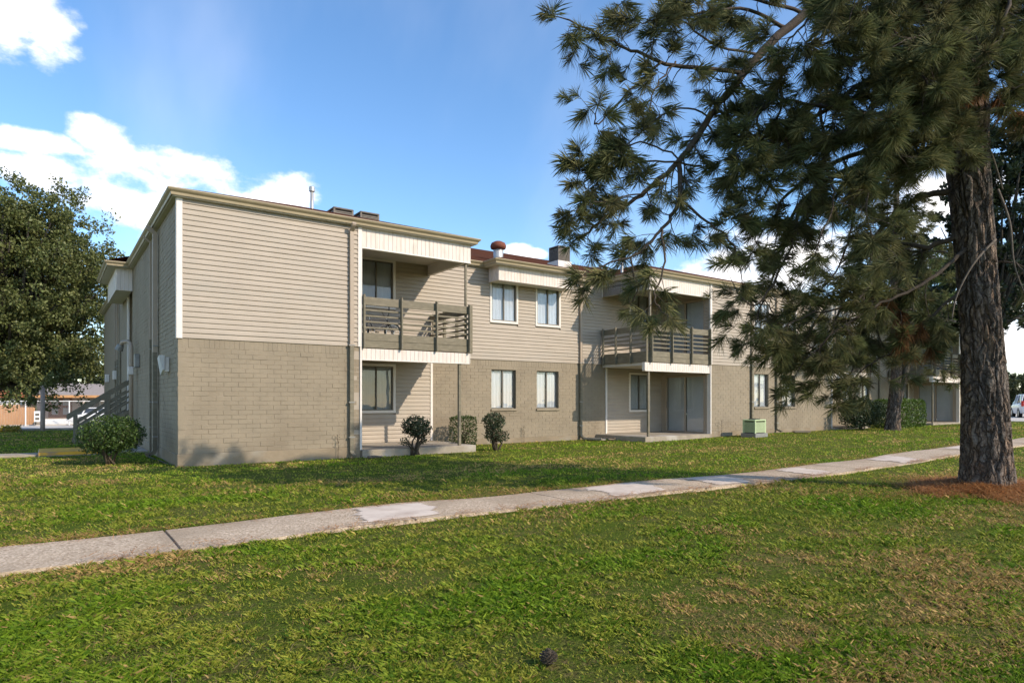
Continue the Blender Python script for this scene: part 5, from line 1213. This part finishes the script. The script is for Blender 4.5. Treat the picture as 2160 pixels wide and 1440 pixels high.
# cable on the ground by the side wall
cb = MB().tube(curve([(-.15, 3.1, .10), (-.25, 2.6, .05), (-.16, 1.8, .03), (-.10, .9, .02), (-.05, .35, .02)], 5), .012, 6).build('cable', m_black); tag(cb, 'thin black cable lying along the foot of the side wall', 'cable')
cn = thing('pine_cone', 'dark open pine cone on the grass at the bottom of the picture', 'pine cone', (0, 0, 0)); q = W(1157, 1408, 3.42); cn.location = (q.x, q.y, g1(q.x, q.y) + .045)
c_ = MB(); ccore = MB().lathe([(.006, -.04), (.022, -.025), (.026, 0), (.018, .03), (.004, .05)], 10).build('core', m_stem, cn)
for k in range(70):
    a = k * 2.4; z = -.032 + k * .0011; rr_ = .042 * math.sin(min(1, (k + 12) / 70) * math.pi) ** .6 + .008; d = Vector((math.cos(a), math.sin(a), .25)); s_ = Vector((-math.sin(a), math.cos(a), 0)) * .008
    b = Vector((0, 0, z)) + d * .012; e_ = Vector((0, 0, z)) + d * rr_; up_ = Vector((0, 0, .003)); c_.add([b - s_ * .6, b + s_ * .6, e_ + s_, e_ - s_, b - s_ * .6 + up_, b + s_ * .6 + up_, e_ + s_ + up_, e_ - s_ + up_], [(0, 3, 2, 1), (4, 5, 6, 7), (1, 2, 6, 5), (2, 3, 7, 6), (3, 0, 4, 7), (0, 1, 5, 4)])
c_.build('scales', m_stem, cn)

# ------------------------------------------------------------------ grass and pine straw
def free(x, y):
    c = .16 * np.sin(x * .42 + 1) + .75 * sst(16, 34, x) - .1; onpath = (y > PY0 + c - .015) & (y < PY1 + c + .015)
    ina = (y > -.02) & (x > -.02) & (x < 4.1); inb = (x > 3.9) & (x < 7.42) & (y > -.13); inc = (y > Y1 - .03) & (x > 0); ind = (x > XBS - .3) & (x < 30) & (y > -.13); ine = (x > 30) & (y > -.1)
    trunk = (x - PB.x) ** 2 + (y - PB.y) ** 2 < .45 ** 2
    step = (x > -2.5) & (x < -1.1) & (y > 4.7) & (y < 6.35); w1 = (x < -2.4) & (y > 4.85) & (y < 5.75); w2 = (x > -1.2) & (y > 4.85); st_ = (y > 27)
    return ~(onpath | ina | inb | inc | ind | ine | trunk | step | w1 | w2 | st_ | (x > 46.8))
def scatter(n, fmin, fmax, power, seed, margin=.34):
    r = np.random.default_rng(seed); u = r.random(n)
    f = (fmin ** (1 - power) + u * (fmax ** (1 - power) - fmin ** (1 - power))) ** (1 / (1 - power)) if abs(power - 1) > 1e-6 else fmin * (fmax / fmin) ** u
    lat = (r.uniform(-.79 - margin, .79 + margin, n)) * f
    x = CAM.x + FW.x * f + RT.x * lat; y = CAM.y + FW.y * f + RT.y * lat; return x, y, f, r
SPOTS = [(1420, 1270, .55, -.3), (1560, 1330, .35, -.28), (1300, 1130, .5, -.2), (1640, 1180, .4, -.18), (1900, 1110, .6, -.25), (1250, 1420, .3, -.2), (760, 1210, .7, -.15), (1900, 1330, .4, -.15), (500, 1280, .6, -.12),
         (1120, 1300, .45, .22), (1480, 1400, .35, .25), (1750, 1060, .7, .22), (1380, 1130, .3, .2), (620, 1170, .5, .15), (160, 1270, .6, .15), (1980, 1250, .5, .12), (2080, 1400, .4, .15), (900, 1060, .7, .15), (300, 1060, .8, .15)]
def grass(name, n, fmin, fmax, power, hgt, wid, seed, growth=.0, bright=1.4):
    x, y, f, r = scatter(n, fmin, fmax, power, seed)
    k = free(x, y); x, y, f = x[k], y[k], f[k]
    lush = fbm(x * .8 + 5, y * 1.5, 7, 5); dry = fbm(x * .55, y * .9 + 3, 17, 5); near_pine = np.exp(-((x - PB.x) ** 2 + (y - PB.y) ** 2) / 1.3)
    for px_, py_, rx, amt in SPOTS:
        f_ = 1.4 * FPX / (py_ - HOR); c_ = W(px_, py_, f_); e_ = np.exp(-((x - c_.x) ** 2 + (y - c_.y) ** 2) / rx ** 2 * (.6 + .8 * fbm(x * 3, y * 3, 31, 3))) * amt; lush = lush + e_; dry = dry - e_ * .8
    tuftn = fbm(x * 7, y * 7, 27, 3)
    keep = r.random(len(x)) < np.clip(.42 + 2.2 * (lush - .42) + 3.6 * (tuftn - .47) - .9 * near_pine, .10, 1); x, y, f, lush, dry, tuftn = x[keep], y[keep], f[keep], lush[keep], dry[keep], tuftn[keep]
    n = len(x); z = gz(x, y); s_ = 1 + growth * (f - fmin)
    h = hgt * s_ ** .5 * r.uniform(.45, 1.25, n) * (.55 + 1.1 * np.clip(lush - .2, 0, 1)) * (.35 + 1.5 * tuftn); w = wid * s_ * r.uniform(.7, 1.3, n)
    a = r.uniform(0, 2 * np.pi, n); lean = r.uniform(.2, 1.6, n) * h; h = h * (.55 + .45 * r.random(n)); az_ = a + r.normal(0, .8, n) + 1.57
    bx = np.cos(a) * w / 2; by = np.sin(a) * w / 2; lx = np.cos(az_) * lean; ly = np.sin(az_) * lean
    A = np.stack([x - bx, y - by, z - .004], 1); B = np.stack([x + bx, y + by, z - .004], 1)
    C = np.stack([x + bx * .9 + lx * .4, y + by * .9 + ly * .4, z + h * .7], 1); E = np.stack([x + lx, y + ly, z + h], 1)
    V = np.stack([A, B, C, E], 1).reshape(-1, 3); i = np.arange(n) * 4
    F = np.stack([i, i + 1, i + 2, i, i + 2, i + 3], 1).reshape(-1, 3)
    g = np.array([.122, .188, .012]); g2 = np.array([.055, .105, .008]); ol = np.array([.22, .222, .030]); st = np.array([.36, .235, .085])
    t1 = np.clip((lush - .40) * 4.0 + r.normal(0, .25, n), 0, 1)[:, None]; c = ol * (1 - t1) + g * t1
    t2 = (r.random(n) < .25)[:, None]; c = np.where(t2, g2, c)
    pd = np.clip((dry - .49) * 3.4, 0, .7) + .05; t3 = (r.random(n) < pd)[:, None]; c = np.where(t3, st * r.uniform(.6, 1.1, n)[:, None], c)
    c = c * r.uniform(.75, 1.25, n)[:, None] * bright
    o = link(name, np_mesh(name, V, F, m_grass, np.repeat(c, 4, 0))); tag(o, kind='stuff'); return o
m_grass = leaf_mat('grass_blade', .35, .6, .15)
# thin worn places (negative) and thick green ones (positive), as they lie on the lawn
o = grass('grass', 690000, 2.6, 11.5, 1.5, .032, .0042, 5, growth=.15); tag(o, 'patchy green lawn grass in the foreground before the path', 'grass')
o = grass('grass', 270000, 11.5, 38, 1.6, .032, .012, 6, growth=.075, bright=1.9); tag(o, 'lawn grass between the path and the building', 'grass')  # sunlit look of this strip put into the blade colour by a brighter tint

def straw(n, seed, mode):
    r = np.random.default_rng(seed)
    if mode == 0:
        a = r.uniform(0, 6.28, n); d = np.where(r.random(n) < .72, np.abs(r.normal(.36, .42, n)), np.abs(r.normal(.8, 1.0, n))) + .30; lob = 1 + .35 * np.sin(a * 3 + 1) + .2 * np.sin(a * 7); d = .3 + (d - .3) * lob; x = PB.x + np.cos(a) * d * 1.25; y = PB.y + np.sin(a) * d * 1.05
    elif mode == 2:
        x = r.uniform(-4, 24, n); c = .16 * np.sin(x * .42 + 1) + .75 * sst(16, 34, x) - .1; y = np.where(r.random(n) < .55, PY0, PY1) + c + r.normal(0, .07, n); kk = fbm(x * 1.3, y, 5, 3) > .42; x, y = x[kk], y[kk]
    else:
        x, y, f, r = scatter(n, 2.9, 13, 1.3, seed); k = (fbm(x * .6, y * .6 + 3, 17, 4) + .35 * r.random(len(x)) > .68); x, y = x[k], y[k]
    k = ((x - PB.x) ** 2 + (y - PB.y) ** 2 > .38 ** 2)
    if mode == 0: k &= (fbm(x * 4, y * 4, 44, 3) + .8 * np.exp(-((x - PB.x) ** 2 + (y - PB.y) ** 2) / .6) > .38 + .25 * r.random(len(x)))
    x, y = x[k], y[k]; n = len(x)
    dd = np.sqrt((x - PB.x) ** 2 + (y - PB.y) ** 2); z = gz(x, y) + (.03 if mode == 2 else 0) + (r.uniform(.01, .05, n) + (.16 * np.exp(-dd ** 2 / .7)) * r.uniform(.1, 1, n) * (mode == 0)) 
    a = r.uniform(0, 6.28, n); L_ = r.uniform(.07, .17, n); w = .005 if mode != 1 else .0024; dx = np.cos(a); dy = np.sin(a); dz = r.normal(0, .28 if mode == 0 else .12, n)
    A = np.stack([x - dy * w / 2, y + dx * w / 2, z], 1); B = np.stack([x + dy * w / 2, y - dx * w / 2, z], 1)
    mx_ = x + dx * L_ / 2 - dy * L_ * .05; my = y + dy * L_ / 2 + dx * L_ * .05; C = np.stack([mx_ + dy * w / 2, my - dx * w / 2, z + dz * L_ / 2 + .008], 1); D = np.stack([mx_ - dy * w / 2, my + dx * w / 2, z + dz * L_ / 2 + .008], 1)
    E = np.stack([x + dx * L_, y + dy * L_, z + dz * L_], 1); V = np.stack([A, B, C, D, E], 1).reshape(-1, 3); i = np.arange(n) * 5
    F = np.stack([i, i + 1, i + 2, i, i + 2, i + 3, i + 3, i + 2, i + 4], 1).reshape(-1, 3)
    cs = np.array([(.58, .24, .075), (.26, .11, .045), (.62, .36, .15)]) if mode != 1 else np.array([(.34, .20, .08), (.26, .15, .07), (.42, .30, .15)])
    c = r.dirichlet(np.ones(3) * .7, n) @ cs * r.uniform(.7, 1.2, n)[:, None]
    o = link('pine_straw', np_mesh('pine_straw', V, F, m_grass, np.repeat(c, 5, 0))); return o
o = straw(42000, 1, 0); tag(o, 'rusty brown pine straw heaped round the foot of the big pine', 'pine straw', kind='stuff')
o = straw(6000, 2, 1); tag(o, 'dry pine needles scattered over the foreground lawn', 'pine straw', kind='stuff')
o = straw(9000, 8, 2); tag(o, 'thin rusty lines of pine needles along both edges of the footpath', 'pine straw', kind='stuff')
